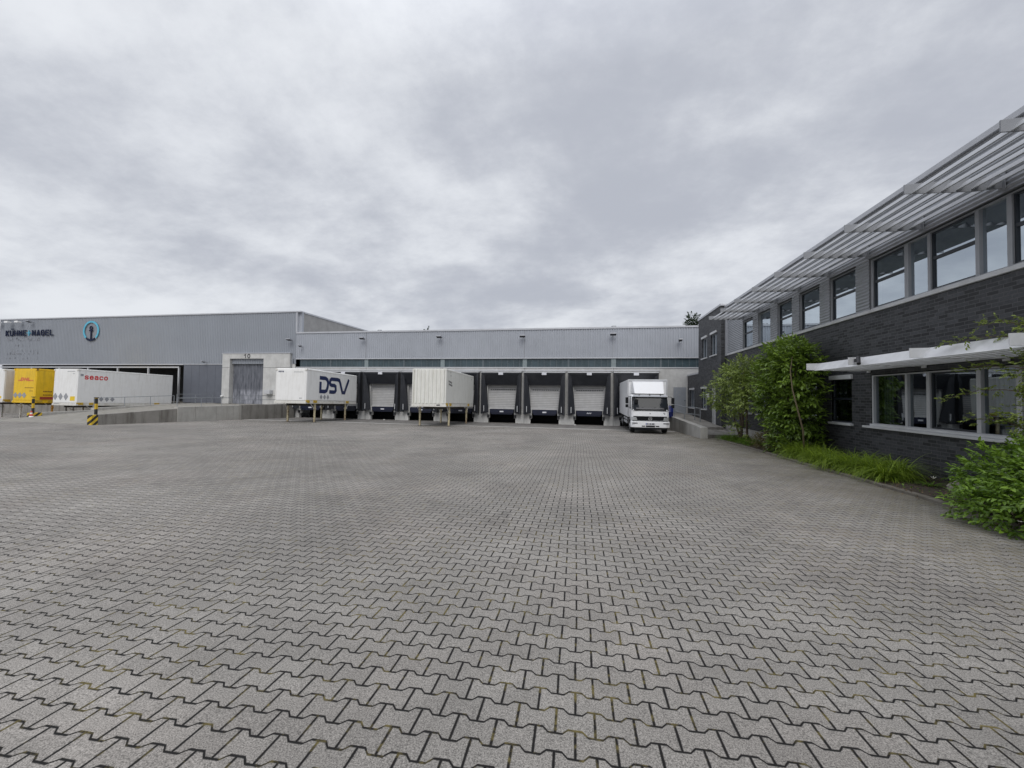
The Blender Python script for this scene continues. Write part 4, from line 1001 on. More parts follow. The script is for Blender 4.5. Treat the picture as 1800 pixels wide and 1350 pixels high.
for sx in (-1, 1):
    hl = MB(); hl.hexa([(sx*0.74, 0.02, 0.78), (sx*1.07, 0.10, 0.78), (sx*1.07, 0.22, 0.78), (sx*0.74, 0.22, 0.78)][::sx], [(sx*0.80, 0.03, 0.98), (sx*1.06, 0.12, 1.0), (sx*1.06, 0.24, 1.0), (sx*0.80, 0.24, 0.98)][::sx])
    obj('headlight', hl, 'headlight_glass', cab, True, bevel=0.02)
    il = MB(); il.box(sx*0.90-0.16, sx*0.90+0.16, -0.062, -0.055, 0.60, 0.66); 
    obj('fog_light', il, 'truck_grey', tk, True)
bp = MB(); bp.prism_z([(-1.14, 0.35), (-1.12, 0.08), (-0.9, -0.05), (0.9, -0.05), (1.12, 0.08), (1.14, 0.35), (0.9, 0.34), (-0.9, 0.34)], 0.37, 0.74)
bmp = obj('bumper', bp, 'truck_white', tk, True, bevel=0.03)
obj_split('bumper_slot', MB().box(-0.5, -0.30, -0.058, -0.051, 0.43, 0.49).box(0.30, 0.5, -0.058, -0.051, 0.43, 0.49).box(-0.26, 0.26, -0.058, -0.051, 0.41, 0.50), 'truck_black', bmp, True)
obj('bumper_lip', MB().box(-0.95, 0.95, 0.0, 0.3, 0.27, 0.368), 'truck_black', bmp, True)
lp = obj('number_plate', MB().box(-0.27, 0.27, -0.07, -0.055, 0.545, 0.655), 'plate_white', tk, True)
obj('plate_band', MB().box(-0.268, -0.225, -0.074, -0.071, 0.548, 0.652), 'plate_blue', lp, True)
obj_split('plate_mark', MB().box(-0.19, -0.12, -0.074, -0.071, 0.565, 0.635).box(-0.06, 0.04, -0.074, -0.071, 0.565, 0.635).box(0.07, 0.22, -0.074, -0.071, 0.565, 0.635), 'mark_dark', lp, True)
for sx in (-1, 1):
    mr = MB(); mr.tube([(sx*1.06, 0.45, 2.24), (sx*1.25, 0.34, 2.22), (sx*1.34, 0.32, 2.1)], 0.018, 6); mr.tube([(sx*1.06, 0.45, 1.55), (sx*1.33, 0.33, 1.6)], 0.015, 6)
    ma = obj('mirror_arm', mr, 'truck_black', tk, True)
    obj('mirror', MB().box(sx*1.34-0.085, sx*1.34+0.085, 0.27, 0.40, 1.80, 2.18), 'truck_black', ma, True, bevel=0.03)
    obj('wide_mirror', MB().box(sx*1.34-0.085, sx*1.34+0.085, 0.27, 0.38, 1.56, 1.75), 'truck_black', ma, True, bevel=0.03)
fm = MB(); fm.tube([(-0.98, 0.30, 2.24), (-0.86, 0.08, 2.2), (-0.80, 0.06, 2.05)], 0.014, 6); fm.box(-0.90, -0.70, 0.03, 0.10, 1.84, 2.06)
obj('front_mirror', fm, 'truck_black', tk, True)
obj('chassis', MB().box(-0.45, -0.33, 0.6, 8.6, 0.62, 0.86).box(0.33, 0.45, 0.6, 8.6, 0.62, 0.86).box(-1.0, 1.0, 1.5, 8.8, 0.862, 0.918), 'truck_grey', tk, True)
obj_split('side_guard', MB().box(-1.14, -1.10, 2.6, 5.2, 0.45, 0.60).box(-1.14, -1.10, 2.6, 5.2, 0.68, 0.82).box(1.10, 1.14, 2.6, 5.2, 0.45, 0.60), 'frame_light', tk, True)
obj('fuel_tank', MB().box(-1.08, -0.5, 1.75, 2.5, 0.42, 0.84), 'truck_grey', tk, True, bevel=0.05)
for sy in (1.02, 6.3):
    for sx in (-1, 1):
        cx = sx*0.96; wdt = 0.13 if sy < 2 else 0.2
        o = obj('wheel', MB().lathe([(0.25, -wdt), (0.40, -wdt), (0.43, -wdt+0.04), (0.43, wdt-0.04), (0.40, wdt), (0.25, wdt)], (cx, sy, 0.43), 28, 'x'), 'tyre', tk, True)
        obj('rim', MB().lathe([(0.24, -wdt-0.005), (0.24, wdt+0.005)], (cx, sy, 0.43), 20, 'x').lathe([(0.1, -wdt-0.05), (0.1, wdt+0.05)], (cx, sy, 0.43), 14, 'x'), 'frame_grey', o, True)
for sx in (-1, 1):
    pts = [(sx*1.1, 1.02+0.5*cos(a), 0.43+0.5*sin(a)) for a in np.linspace(0.1, pi-0.25, 9)]
    q = MB(); vs = [(sx*0.80, y, z) for _, y, z in pts]+[(sx*1.115, y, z) for _, y, z in pts]; n = len(pts)
    q.add(vs, [(i, i+1, n+i+1, n+i) for i in range(n-1)]); obj('mudguard', q, 'truck_black', tk, True)

# blue drum behind the truck on the side platform
br = thing('drum', 'blue drum standing on the platform beside the truck', 'drum', (5.62, 31.4, 0.13))
obj('barrel', MB().lathe([(0.25, 0.13), (0.28, 0.2), (0.28, 0.5), (0.295, 0.52), (0.28, 0.54), (0.28, 0.9), (0.24, 0.97)], (5.62, 31.4, 0), 18), 'drum_blue', br, smooth=True)
obj('lid', MB().lathe([(0.22, 0.971), (0.22, 0.99)], (5.62, 31.4, 0), 18), 'leveller_blue', br)

# ------------------------------------------------------------------ side platform by the brick wing
pl = thing('side_platform', 'low concrete platform with stained pale side wall beside the truck', 'platform', (6.5, 24, gz(0, 24)))
def pz(y): return 0.02+(y-23.3)*(0.30-0.02)/(DY-23.3)
m = MB(); m.hexa([(5.74, 23.3, -1), (6.1, 23.3, -1), (6.1, DY-0.01, -1), (5.74, DY-0.01, -1)], [(5.74, 23.3, pz(23.3)), (6.1, 23.3, pz(23.3)), (6.1, DY-0.01, pz(DY)), (5.74, DY-0.01, pz(DY))]); obj('side_wall', m, 'light_concrete', pl, bevel=0.012)
m = MB(); m.hexa([(6.1, 26.2, -1), (7.72, 26.2, -1), (7.72, DY-0.01, -1), (6.1, DY-0.01, -1)], [(6.1, 26.2, -0.14), (7.72, 26.2, -0.14), (7.72, DY-0.01, pz(DY)-.01), (6.1, DY-0.01, pz(DY)-.01)])
m.hexa([(6.1, 23.9, -1), (7.72, 23.9, -1), (7.72, 26.19, -1), (6.1, 26.19, -1)], [(6.1, 23.9, -0.40), (7.72, 23.9, -0.40), (7.72, 26.19, -0.28), (6.1, 26.19, -0.28)])
obj_split('walkway', m, 'old_concrete', pl)
rl = rail('hand_rail', 'galvanised hand rail on the platform by the grey steel door', [(5.95, 31.2, 0.16), (6.5, 30.6, 0.0), (7.05, 30.1, -0.02), (7.15, 29.1, -0.04)], 0.92, (0.5,), 0.03)

# ------------------------------------------------------------------ office building
of = thing('office_building', 'dark brick office building with metal clad upper floor and sunshades', 'office building', (8.0, 14, gz(8, 14)))
XO = 8.0; YE = 26.7; YS = 0.0
upw = [(22.54, 23.76), (20.49, 21.71), (18.45, 19.62), (16.40, 17.72), (14.37, 15.65)]
UG = [(12.36, 13.59, 1), (11.61, 12.23, 0), (10.35, 11.53, 1), (9.67, 10.26, 0), (8.35, 9.57, 1), (7.65, 8.25, 0), (6.35, 7.55, 1)]
low = [(22.7, 23.76), (20.85, 21.95), (18.7, 19.8), (16.6, 17.7), (14.58, 15.68)]
LS = (8.05, 13.68)      # lower strip window span
LG = [(12.39, 13.6, 0), (11.70, 12.31, 0), (10.38, 11.60, 1), (9.55, 10.28, 0), (8.15, 9.44, 1)]
def wall_open(m, x0, x1, y0, y1, z0, z1, ops):
    ed = sorted(set([y0, y1]+[e for o in ops for e in o[:2]]))
    for a_, b_ in zip(ed, ed[1:]):
        mid = (a_+b_)/2; os_ = sorted([o for o in ops if o[0] < mid < o[1]], key=lambda o: o[2]); z = z0
        for o in os_:
            if o[2] > z: m.box(x0, x1, a_, b_, z, o[2])
            z = o[3]
        if z1 > z: m.box(x0, x1, a_, b_, z, z1)
ops = [(a_, b_, 0.82, 2.30) for a_, b_ in low]+[(LS[0], LS[1], 0.86, 2.32)]
m = MB(); wall_open(m, XO, XO+0.32, YS, YE, 0.0, 4.10, ops); wall_open(m, XO, XO+0.32, YS, 20.8, -0.45, 0.0, []); obj('brick_wall', m, 'dark_brick', of)
m = MB(); m.box(XO-0.015, XO+0.3, 20.8, YE, -0.9, -0.002); obj('plinth', m, 'light_concrete', of)
m = MB(); m.box(XO-0.06, XO+0.30, YS, YE-0.45, 4.103, 4.20); obj('sill_flashing', m, 'sill_white', of, bevel=0.008)
m = MB()
uops = sorted(upw)+[(6.3, 13.63)]
segs = []; y = YS
for a_, b_ in sorted(uops): segs.append((y, a_-0.06)); y = b_+0.06
segs.append((y, YE-0.45))
for a_, b_ in segs: ribs_h(m, XO-0.002, a_, b_, 4.21, 5.70)
ribs_h(m, XO-0.002, YS, YE-0.45, 5.70, 6.98)
obj('cladding', m, 'office_cladding', of, smooth=True)
m = MB(); wall_open(m, XO+0.005, XO+0.30, YS, YE-0.45, 4.205, 7.0, [(a_-0.06, b_+0.06, 4.205, 5.70) for a_, b_ in uops]); obj('upper_wall', m, 'frame_grey', of)
obj('corner_strip', MB().box(XO-0.06, XO+0.25, YE-0.449, YE-0.02, 4.105, 6.98), 'flashing', of)
obj('roof_coping', MB().box(XO-0.10, XO+0.4, YS, YE-0.0, 6.985, 7.12), 'flashing', of, bevel=0.01)
obj('roof', MB().box(XO+0.4, 20, YS, YE, 6.8, 6.98), 'frame_grey', of)
obj('end_wall', MB().box(XO+0.32, 20, YS, YS+0.3, -0.3, 6.8), 'dark_brick', of)
def window(y0, y1, z0, z1, transom, fl=0.055, fr2=0.055, glass='pane_glass', dark=True, fr_='frame_grey', ft=0.05):
    xf = XO+0.06
    f = MB(); f.box(xf-0.05, xf+0.06, y0-fl, y0, z0-0.02, z1+0.03).box(xf-0.05, xf+0.06, y1, y1+fr2, z0-0.02, z1+0.03).box(xf-0.05, xf+0.06, y0, y1, z1, z1+0.03)
    f.box(xf-0.05, xf+0.06, y0, y1, z0-0.02, z0)
    w_ = obj('window', f, fr_, of)
    if dark:
        e = 0.04; m = MB()
        m.box(xf-0.01, xf+0.05, y0+0.001, y0+e, z0+0.001, z1-0.001).box(xf-0.01, xf+0.05, y1-e, y1-0.001, z0+0.001, z1-0.001)
        m.box(xf-0.01, xf+0.05, y0+e, y1-e, z1-e, z1-0.001).box(xf-0.01, xf+0.05, y0+e, y1-e, z0+0.001, z0+e)
        if transom: m.box(xf-0.012, xf+0.05, y0+e, y1-e, z0+(z1-z0)*0.52, z0+(z1-z0)*0.52+0.07)
        obj('sash', m, 'frame_dark', w_)
    p = MB(); p.quad((xf+0.02, y0+0.002, z0+0.002), (xf+0.02, y0+0.002, z1-0.002), (xf+0.02, y1-0.002, z1-0.002), (xf+0.02, y1-0.002, z0+0.002)); obj('pane', p, glass, w_)
    return w_
# dark rooms behind the glass
m = MB()
for z0, z1, ya, yb in ((4.12, 6.2, 6.2, 24.2), (0.3, 2.9, 7.9, 24.2)):
    m.box(XO+2.6, XO+2.7, ya, yb, z0, z1); m.box(XO+0.33, XO+2.6, ya, yb, z0, z0+0.05); m.box(XO+0.33, XO+2.6, ya, yb, z1, z1+0.05)
    m.box(XO+0.33, XO+2.6, ya-0.1, ya, z0, z1); m.box(XO+0.33, XO+2.6, yb, yb+0.1, z0, z1)
    for yq in (14.0, 18.1, 20.2): m.box(XO+0.33, XO+2.6, yq-0.05, yq+0.05, z0+0.051, z1-0.001)
obj('room_walls', m, 'room', of)
for i, (a_, b_) in enumerate(upw): window(a_, b_, 4.24, 5.62, True, dark=(i != 1))
def group(G, z0, z1, tr, **k):
    for i, (a_, b_, t_) in enumerate(G):      # listed far to near
        up_ = (G[i-1][0]-b_)/2-0.001 if i else 0.06
        lo_ = (a_-G[i+1][1])/2-0.001 if i < len(G)-1 else 0.06
        window(a_, b_, z0, z1, bool(t_) and tr, lo_, up_, dark=bool(t_), **k)
group(UG, 4.24, 5.62, True)
for i, (a_, b_) in enumerate(low):
    w_ = window(a_, b_, 0.86, 2.24, True, glass='pane_glass_low')
    obj('window_sill', MB().box(XO-0.10, XO+0.02, a_-0.08, b_+0.05, 0.77, 0.84), 'sill_white', w_, bevel=0.01)
    obj('shutter_box', MB().box(XO-0.07, XO+0.02, a_-0.06, b_+0.03, 2.23, 2.37), 'sill_white', w_, bevel=0.01)
group(LG, 0.92, 2.26, False, glass='pane_glass_low', fr_='frame_light')
obj('strip_sill', MB().box(XO-0.13, XO+0.01, LS[0], LS[1]+0.2, 0.78, 0.84).box(XO-0.05, XO+0.05, LS[0], LS[1], 0.841, 0.90), 'sill_white', of, bevel=0.008)
m = MB()
for y in (13.2, 9.9, 15.3, 21.5):     # curtains
    for i in range(7): m.box(XO+0.24+0.03*(i % 2), XO+0.26+0.03*(i % 2), y-0.02+i*0.05, y+0.03+i*0.05, 0.95, 2.3)
obj('curtain', m, 'curtain', of)
# sunshades
def sunshade(y0, y1, ztip, zwall, first_b):
    s_ = MB(); nb = 6
    xsb = [(6.42 if ztip > 4 else 6.55)+(0.255 if ztip > 4 else 0.238)*i for i in range(nb)]; tip = 6.29 if ztip > 4 else 6.34
    sh = None
    br_ = MB()
    y = first_b; ys_ = []
    while y > y0: ys_.append(y); y -= 2.02
    for i, x in enumerate(xsb):
        mm = MB(); z = ztip
        mm.prism_y([(x, z-0.11), (x+0.02, z-0.12), (x+0.165, z+0.095), (x+0.148, z+0.11)] if ztip < 4 else [(x, z-0.085), (x+0.02, z-0.095), (x+0.13, z+0.045), (x+0.115, z+0.055)], y0, y1)
        am = 'blade_grey' if ztip > 4 else 'aluminium'
        if sh is None: sh = obj('sunshade', mm, am, of)
        else: obj('blade', mm, am, sh)
    for y in ys_:
        mm = MB(); mm.prism_y([(tip, ztip-0.09), (tip, ztip+0.10), (XO-0.03, zwall+0.16), (XO-0.03, zwall-0.10), (7.5, ztip-0.13)], y-0.012, y+0.012)
        mm.box(XO-0.05, XO-0.031, y-0.07, y+0.07, zwall-0.14, zwall+0.2)
        obj('bracket', mm, 'aluminium' if ztip < 4 else 'bracket_shaded', sh)
    return sh
sunshade(1.0, 23.84, 5.90, 5.90, 23.83)
s2 = sunshade(1.0, 13.72, 2.54, 2.52, 13.71)
fl_ = thing('spotlight', 'small black spotlight clamped to the lower sunshade above the strip window', 'spotlight', (6.42, 11.55, 2.55))
obj('lamp_body', MB().tube([(6.42, 11.42, 2.46), (6.50, 11.58, 2.64)], 0.042, 12), 'lamp_dark', fl_)
obj('clamp', MB().box(6.45, 6.50, 11.58, 11.66, 2.52, 2.60), 'lamp_dark', fl_)
# brick wing towards the docks
XW = 7.73
wops = [(27.55, 28.86, 4.30, 5.72), (29.72, 31.0, 4.30, 5.72), (29.76, 31.1, 0.80, 2.24), (27.0, 28.45, -0.2, 2.25)]
m = MB(); wall_open(m, XW, XW+0.3, YE, 31.96, -0.25, 7.15, wops); wall_open(m, XW, XW+0.3, 31.96, DY-0.01, -0.1, 3.30, [(33.18, 34.5, 0.80, 2.22)])
m.box(XW+0.3, 20, YE, YE+0.3, -0.3, 7.15); m.box(XW+0.3, 20, 31.66, 31.96, 3.3, 7.15); obj('wing_wall', m, 'dark_brick', of)
obj('wing_coping', MB().box(XW-0.06, XW+0.36, YE-0.06, 32.0, 7.152, 7.28).box(XW+0.36, 20, YE-0.06, YE+0.3, 7.152, 7.28), 'flashing', of, bevel=0.01)
obj('low_wing_coping', MB().box(XW-0.05, XW+0.33, 32.01, DY-0.01, 3.302, 3.42), 'flashing', of)
obj('low_roof', MB().box(XW+0.33, 20, 31.97, DY-0.01, 3.2, 3.3), 'frame_grey', of)
obj_split('wing_plinth', MB().box(XW-0.02, XW+0.25, YE, 26.99, -0.9, -0.252).box(XW-0.02, XW+0.25, 28.46, DY-0.02, -0.9, -0.252), 'light_concrete', of)
def wwin(y0, y1, z0, z1, nm='window'):
    xf = XW+0.1
    f = MB().box(xf, xf+0.06, y0, y0+0.06, z0, z1).box(xf, xf+0.06, y1-0.06, y1, z0, z1).box(xf, xf+0.06, y0+0.06, y1-0.06, z1-0.06, z1).box(xf, xf+0.06, y0+0.06, y1-0.06, z0, z0+0.06)
    f.box(xf, xf+0.06, (y0+y1)/2-0.03, (y0+y1)/2+0.03, z0+0.06, z1-0.06)
    w_ = obj(nm, f, 'frame_grey', of)
    p = MB(); p.quad((xf+0.03, y0+0.06, z0+0.06), (xf+0.03, y0+0.06, z1-0.06), (xf+0.03, y1-0.06, z1-0.06), (xf+0.03, y1-0.06, z0+0.06)); obj('pane', p, 'pane_glass', w_)
    obj('shutter_box', MB().box(XW-0.07, XW+0.02, y0-0.02, y1+0.02, z1-0.02, z1+0.12), 'sill_white', w_, bevel=0.008)
    obj('window_sill', MB().box(XW-0.09, XW+0.02, y0-0.04, y1+0.04, z0-0.07, z0), 'sill_white', w_, bevel=0.008)
    bk = MB().box(XW+1.2, XW+1.25, y0-0.3, y1+0.3, z0-0.3, z1+0.2); obj('room_wall', bk, 'room', w_)
wwin(27.56, 28.85, 4.31, 5.70); wwin(29.73, 30.99, 4.31, 5.70); wwin(29.77, 31.09, 0.81, 2.22); wwin(33.19, 34.49, 0.81, 2.20)
dr = obj('entrance_door', MB().box(XW+0.06, XW+0.12, 27.02, 28.43, -0.2, 2.24), 'frame_dark', of)
obj('door_frame', MB().box(XW-0.03, XW+0.055, 27.93, 28.06, -0.2, 2.24).box(XW-0.02, XW+0.055, 28.38, 28.45, -0.2, 2.24), 'sill_white', dr)
obj('handle', MB().tube([(XW-0.06, 27.8, 0.95), (XW-0.06, 27.8, 1.15)], 0.02, 6), 'door_rail', dr)
wl_ = thing('wall_lamp', 'round white wall lamp on the brick wing beside the entrance door', 'wall lamp', (XW, 29.25, 1.72))
obj('lamp_cover', MB().lathe([(0.02, XW-0.17), (0.1, XW-0.15), (0.15, XW-0.08), (0.16, XW-0.02)], (0, 29.25, 1.72), 16, 'x'), 'lamp_white', wl_, smooth=True)
obj('lamp_back', MB().lathe([(0.17, XW-0.019), (0.17, XW-0.002)], (0, 29.25, 1.72), 16, 'x'), 'frame_grey', wl_)

# ------------------------------------------------------------------ plants
def leaves_mesh(name, pos, dirs, nors, length, width, matn, parent=None, fold=0.25, lenvar=0.3, tone=None, curl=0.2):
    """leaf = 6 verts / 4 faces: pointed oval folded on midrib, tip curling down"""
    n = len(pos); pos = np.asarray(pos, float); d_ = np.asarray(dirs, float); d_ /= np.linalg.norm(d_, axis=1)[:, None]
    nn = np.asarray(nors, float); nn -= d_*np.sum(nn*d_, 1)[:, None]; nn /= (np.linalg.norm(nn, axis=1)[:, None]+1e-9)
    s_ = np.cross(d_, nn); L = length*(1+RNG.uniform(-lenvar, lenvar, n))[:, None]; W = L*(width/length)
    base = pos; a_ = pos+d_*L*0.35; b_ = pos+d_*L*0.75-nn*L*curl*0.35; tip = pos+d_*L-nn*L*curl
    l1 = a_-s_*W*0.5+nn*W*fold; r1 = a_+s_*W*0.5+nn*W*fold; l2 = b_-s_*W*0.38+nn*W*fold*0.6; r2 = b_+s_*W*0.38+nn*W*fold*0.6
    V = np.stack([base, l1, l2, tip, r2, r1, a_, b_], 1).reshape(-1, 3)
    fi = np.array([(0, 6, 1), (0, 5, 6), (1, 6, 7, 2), (6, 5, 4, 7), (2, 7, 3), (7, 4, 3)], dtype=object)
    loops = []; starts = []; tot = []; c = 0
    pat = [list(f) for f in fi]; flat = np.array(sum(pat, [])); lens = np.array([len(f) for f in pat])
    off = (np.arange(n)*8)[:, None]; loopv = (flat[None, :]+off).reshape(-1)
    tl = np.tile(lens, n); st = np.concatenate([[0], np.cumsum(tl)[:-1]])
    if parent is not None:
        r = parent
        while r.parent: r = r.parent
        inv = np.array(r.matrix_basis.inverted()); V = V @ inv[:3, :3].T + inv[:3, 3]
    me = bpy.data.meshes.new(name); me.vertices.add(len(V)); me.vertices.foreach_set('co', V.reshape(-1).astype(np.float32))
    me.loops.add(len(loopv)); me.loops.foreach_set('vertex_index', loopv.astype(np.int32))
    me.polygons.add(len(tl)); me.polygons.foreach_set('loop_start', st.astype(np.int32)); me.polygons.foreach_set('loop_total', tl.astype(np.int32))
    me.update(calc_edges=True)
    at = me.attributes.new('tone', 'FLOAT', 'FACE'); tn = tone if tone is not None else RNG.uniform(0, 1, n)
    at.data.foreach_set('value', np.repeat(np.clip(tn, 0, 1), 6).astype(np.float32))
    me.materials.append(MATS[matn]); o = bpy.data.objects.new(name, me); COL.objects.link(o)
    if parent is not None: o.parent = parent
    return o

def rdir(n): v = RNG.normal(size=(n, 3)); return v/np.linalg.norm(v, axis=1)[:, None]

def twig_leaves(tips, dirs, per, tlen, length, droop=0.3, updir=0.4):
    """sprigs: leaves set alternately along short twigs starting at tips"""
    P_, D_, N_, T_ = [], [], [], []
    for t_, dv in zip(tips, dirs):
        dv = dv/np.linalg.norm(dv); side = np.cross(dv, (0, 0, 1)); side = side/(np.linalg.norm(side)+1e-6); tw = RNG.uniform(-0.15, 0.15)
        base_t = RNG.uniform(0.15, 0.85)
        for i in range(per):
            f = (i+0.5)/per; p = t_+dv*tlen*f - np.array([0, 0, 1])*tlen*0.25*f*f*droop
            sg_ = 1 if i % 2 else -1; ld = dv*0.75+side*sg_*0.8+np.array([0, 0, updir])*RNG.uniform(-0.6, 0.6)+RNG.normal(size=3)*0.18-np.array([0, 0, droop*0.5])
            if i == per-1: ld = dv+RNG.normal(size=3)*0.15
            P_.append(p); D_.append(ld); N_.append(np.array([0, 0, 1.0])+RNG.normal(size=3)*0.35+dv*0.2); T_.append(base_t*0.6+RNG.uniform(0, 0.4)+0.12*(f-0.5))
    return np.array(P_), np.array(D_), np.array(N_), np.array(T_)

def limbs(mb, base, targets, r0, stem_frac=0.35, wob=0.08, lean=None):
    """tapered stem(s) with curved limbs to each target"""
    base = np.array(base)
    for t_ in targets:
        t_ = np.array(t_); k = 7; pts = []
        for i in range(k):
            f = i/(k-1); p = base*(1-f)+t_*f; out = f**1.6; p[:2] = base[:2]*(1-out)+t_[:2]*out
            if 0 < i < k-1: p = p+RNG.normal(size=3)*wob*0.4
            pts.append(tuple(p))
        mb.tube(pts, [r0*(1-0.85*i/(k-1)) for i in range(k)], 7)

def crown(centers_, n, shell=0.55):
    """sample twig origins inside several ellipsoids ((x,y,z),(rx,ry,rz)), biased to their surfaces"""
    vol = np.array([r[0]*r[1]*r[2] for _, r in centers_])**0.67; vol /= vol.sum(); P_ = []; D_ = []
    for (c_, r_), f in zip(centers_, vol):
        k_ = int(n*f)+1; dv = rdir(k_); rad = shell+(1-shell)*RNG.uniform(0, 1, k_)**0.6; rad = np.where(RNG.uniform(size=k_) < 0.2, rad*0.6, rad)
        P_.append(np.array(c_)+dv*np.array(r_)*rad[:, None]); D_.append(dv+np.array([0, 0, 0.15])+RNG.normal(size=(k_, 3))*0.25)
    return np.concatenate(P_), np.concatenate(D_)

# laurel: dense, big leaves
lt = thing('laurel_tree', 'dense dark green large leaved laurel tree against the brick wall', 'tree', (7.05, 16.9, gz(7, 16.9)))
cs = [((7.1, 16.7, 2.9), (0.72, 0.95, 0.78)), ((7.0, 15.8, 2.6), (0.6, 0.7, 0.75)), ((6.9, 17.4, 2.5), (0.6, 0.65, 0.65)), ((7.0, 16.5, 1.75), (0.8, 1.15, 0.75)),
      ((6.85, 17.1, 1.3), (0.5, 0.5, 0.5)), ((7.1, 15.9, 1.0), (0.62, 0.75, 0.65)), ((7.1, 16.4, 0.55), (0.7, 0.95, 0.6)), ((7.1, 17.3, 3.2), (0.4, 0.5, 0.4)), ((7.15, 15.5, 1.8), (0.4, 0.4, 0.35)), ((7.1, 16.1, 0.0), (0.7, 1.0, 0.45)),
      ((7.0, 16.0, 3.2), (0.45, 0.6, 0.42))]
m = MB(); limbs(m, (7.05, 16.9, -0.42), [c_ for c_, _ in cs[:6]], 0.07); obj('trunk', m, 'bark', lt, smooth=True)
m = MB(); m.tube([(6.75, 14.75, -0.3), (6.62, 14.55, 0.6), (6.5, 14.6, 1.2), (6.45, 14.85, 1.9), (6.5, 15.1, 2.5), (6.65, 15.3, 3.0)], [0.030, 0.028, 0.025, 0.021, 0.016, 0.008], 8); obj('leaning_stem', m, 'bark_pale', lt, smooth=True)
Pt, Dt = crown(cs, 1700); a_ = twig_leaves(Pt, Dt, 6, 0.30, 0.13, 0.5)
leaves_mesh('crown', a_[0], a_[1], a_[2], 0.165, 0.066, 'laurel_leaf', lt, tone=a_[3]*0.75+0.25*np.clip((a_[0][:, 2]-0.5)/3, 0, 1)*RNG.uniform(0.5, 1, len(a_[3])))  # tone lightens with height: brightness of the upper leaves put into their colour
# airy tree further back
ft_ = thing('airy_tree', 'airy pale green multi stemmed tree left of the laurel', 'tree', (6.95, 20.9, gz(7, 20.9)))
cs = [((6.9, 21.9, 2.55), (0.75, 1.2, 0.55)), ((6.9, 20.5, 2.85), (0.7, 1.0, 0.5)), ((6.6, 23.1, 1.7), (0.6, 0.9, 0.6)), ((6.95, 20.1, 2.2), (0.5, 0.6, 0.55)), ((6.8, 22.7, 1.2), (0.35, 0.5, 0.35)),
      ((6.8, 20.9, 1.2), (0.4, 0.5, 0.25)), ((6.8, 20.0, 1.4), (0.35, 0.5, 0.35)), ((6.95, 20.8, 0.0), (0.22, 0.4, 0.3)), ((6.8, 21.3, 0.45), (0.25, 0.45, 0.25)), ((6.7, 19.9, 1.7), (0.3, 0.4, 0.3))]
m = MB(); limbs(m, (6.95, 20.9, -0.5), [c_ for c_, _ in cs[:5]], 0.045); limbs(m, (7.0, 20.4, -0.5), [cs[1][0], cs[3][0]], 0.04); obj('trunk', m, 'bark', ft_, smooth=True)
Pt, Dt = crown(cs, 860, 0.3); a_ = twig_leaves(Pt, Dt, 7, 0.32, 0.09, 0.4)
leaves_mesh('crown', a_[0], a_[1], a_[2], 0.125, 0.058, 'tree_leaf', ft_, tone=a_[3])
# reddish low shrub
rs_ = thing('reddish_shrub', 'low reddish green shrub between the far grasses and the near grasses', 'shrub', (6.75, 17.4, gz(7, 17.4)))
cs = [((6.85, 17.6, -0.05), (0.5, 0.7, 0.38)), ((6.85, 16.9, -0.05), (0.4, 0.5, 0.36)), ((6.8, 18.3, -0.15), (0.4, 0.5, 0.28))]
m = MB(); limbs(m, (6.85, 17.4, -0.42), [c_ for c_, _ in cs], 0.025); obj('stems', m, 'bark', rs_, smooth=True)
Pt, Dt = crown(cs, 420, 0.4); a_ = twig_leaves(Pt, Dt, 7, 0.16, 0.05, 0.2); leaves_mesh('foliage', a_[0], a_[1], a_[2], 0.052, 0.028, 'red_leaf', rs_, tone=a_[3])
# big near bush
nb = thing('flowering_bush', 'broad green leafy bush with small white flowers spilling over the kerb at right', 'bush', (6.4, 8.0, gz(6, 8)))
cs = [((6.8, 8.1, 0.32), (0.55, 0.55, 0.46)), ((6.3, 7.3, 0.42), (0.65, 0.75, 0.55)), ((5.95, 6.5, 0.32), (0.60, 0.75, 0.52)), ((6.35, 7.85, 0.05), (0.5, 0.55, 0.30)), ((5.75, 6.9, 0.02), (0.55, 0.7, 0.28)), ((6.9, 7.5, 0.62), (0.6, 0.8, 0.42)), ((5.75, 5.5, 0.2), (0.55, 0.8, 0.5)), ((6.6, 6.4, 0.6), (0.7, 0.8, 0.5))]
m = MB()
for c_, r_ in cs: limbs(m, (c_[0]+0.1, c_[1], -0.2), [c_, (c_[0]-0.3, c_[1]-0.2, c_[2]+0.2), (c_[0]+0.2, c_[1]+0.3, c_[2]+0.2)], 0.018)
obj('stems', m, 'bark', nb, smooth=True)
Pt, Dt = crown(cs, 2100, 0.55); a_ = twig_leaves(Pt, Dt, 7, 0.20, 0.08, 0.45)
leaves_mesh('foliage', a_[0], a_[1], a_[2], 0.080, 0.036, 'bush_leaf', nb, tone=a_[3])
fw = MB()
fr_ = random.Random(9)
for i in range(34):
    c_, r_ = cs[fr_.randrange(len(cs))]; dv = Vector((-abs(fr_.gauss(0, 1))-0.2, -abs(fr_.gauss(0, 1)), fr_.gauss(0, 0.8))).normalized()
    p = Vector(c_)+Vector((dv.x*r_[0]*1.12, dv.y*r_[1]*1.12, dv.z*r_[2]*1.12))
    if p.z < -0.05: continue
    for k_ in range(5):
        a1 = 2*pi*k_/5; a2 = a1+0.9; q = Vector((0, 0, 0.0)); fw.add([tuple(p), tuple(p+Vector((cos(a1), sin(a1), 0.25))*0.022), tuple(p+Vector((cos((a1+a2)/2), sin((a1+a2)/2), 0.2))*0.032), tuple(p+Vector((cos(a2), sin(a2), 0.25))*0.022)], [(0, 1, 2, 3)])
obj('flowers', fw, 'petal', nb)
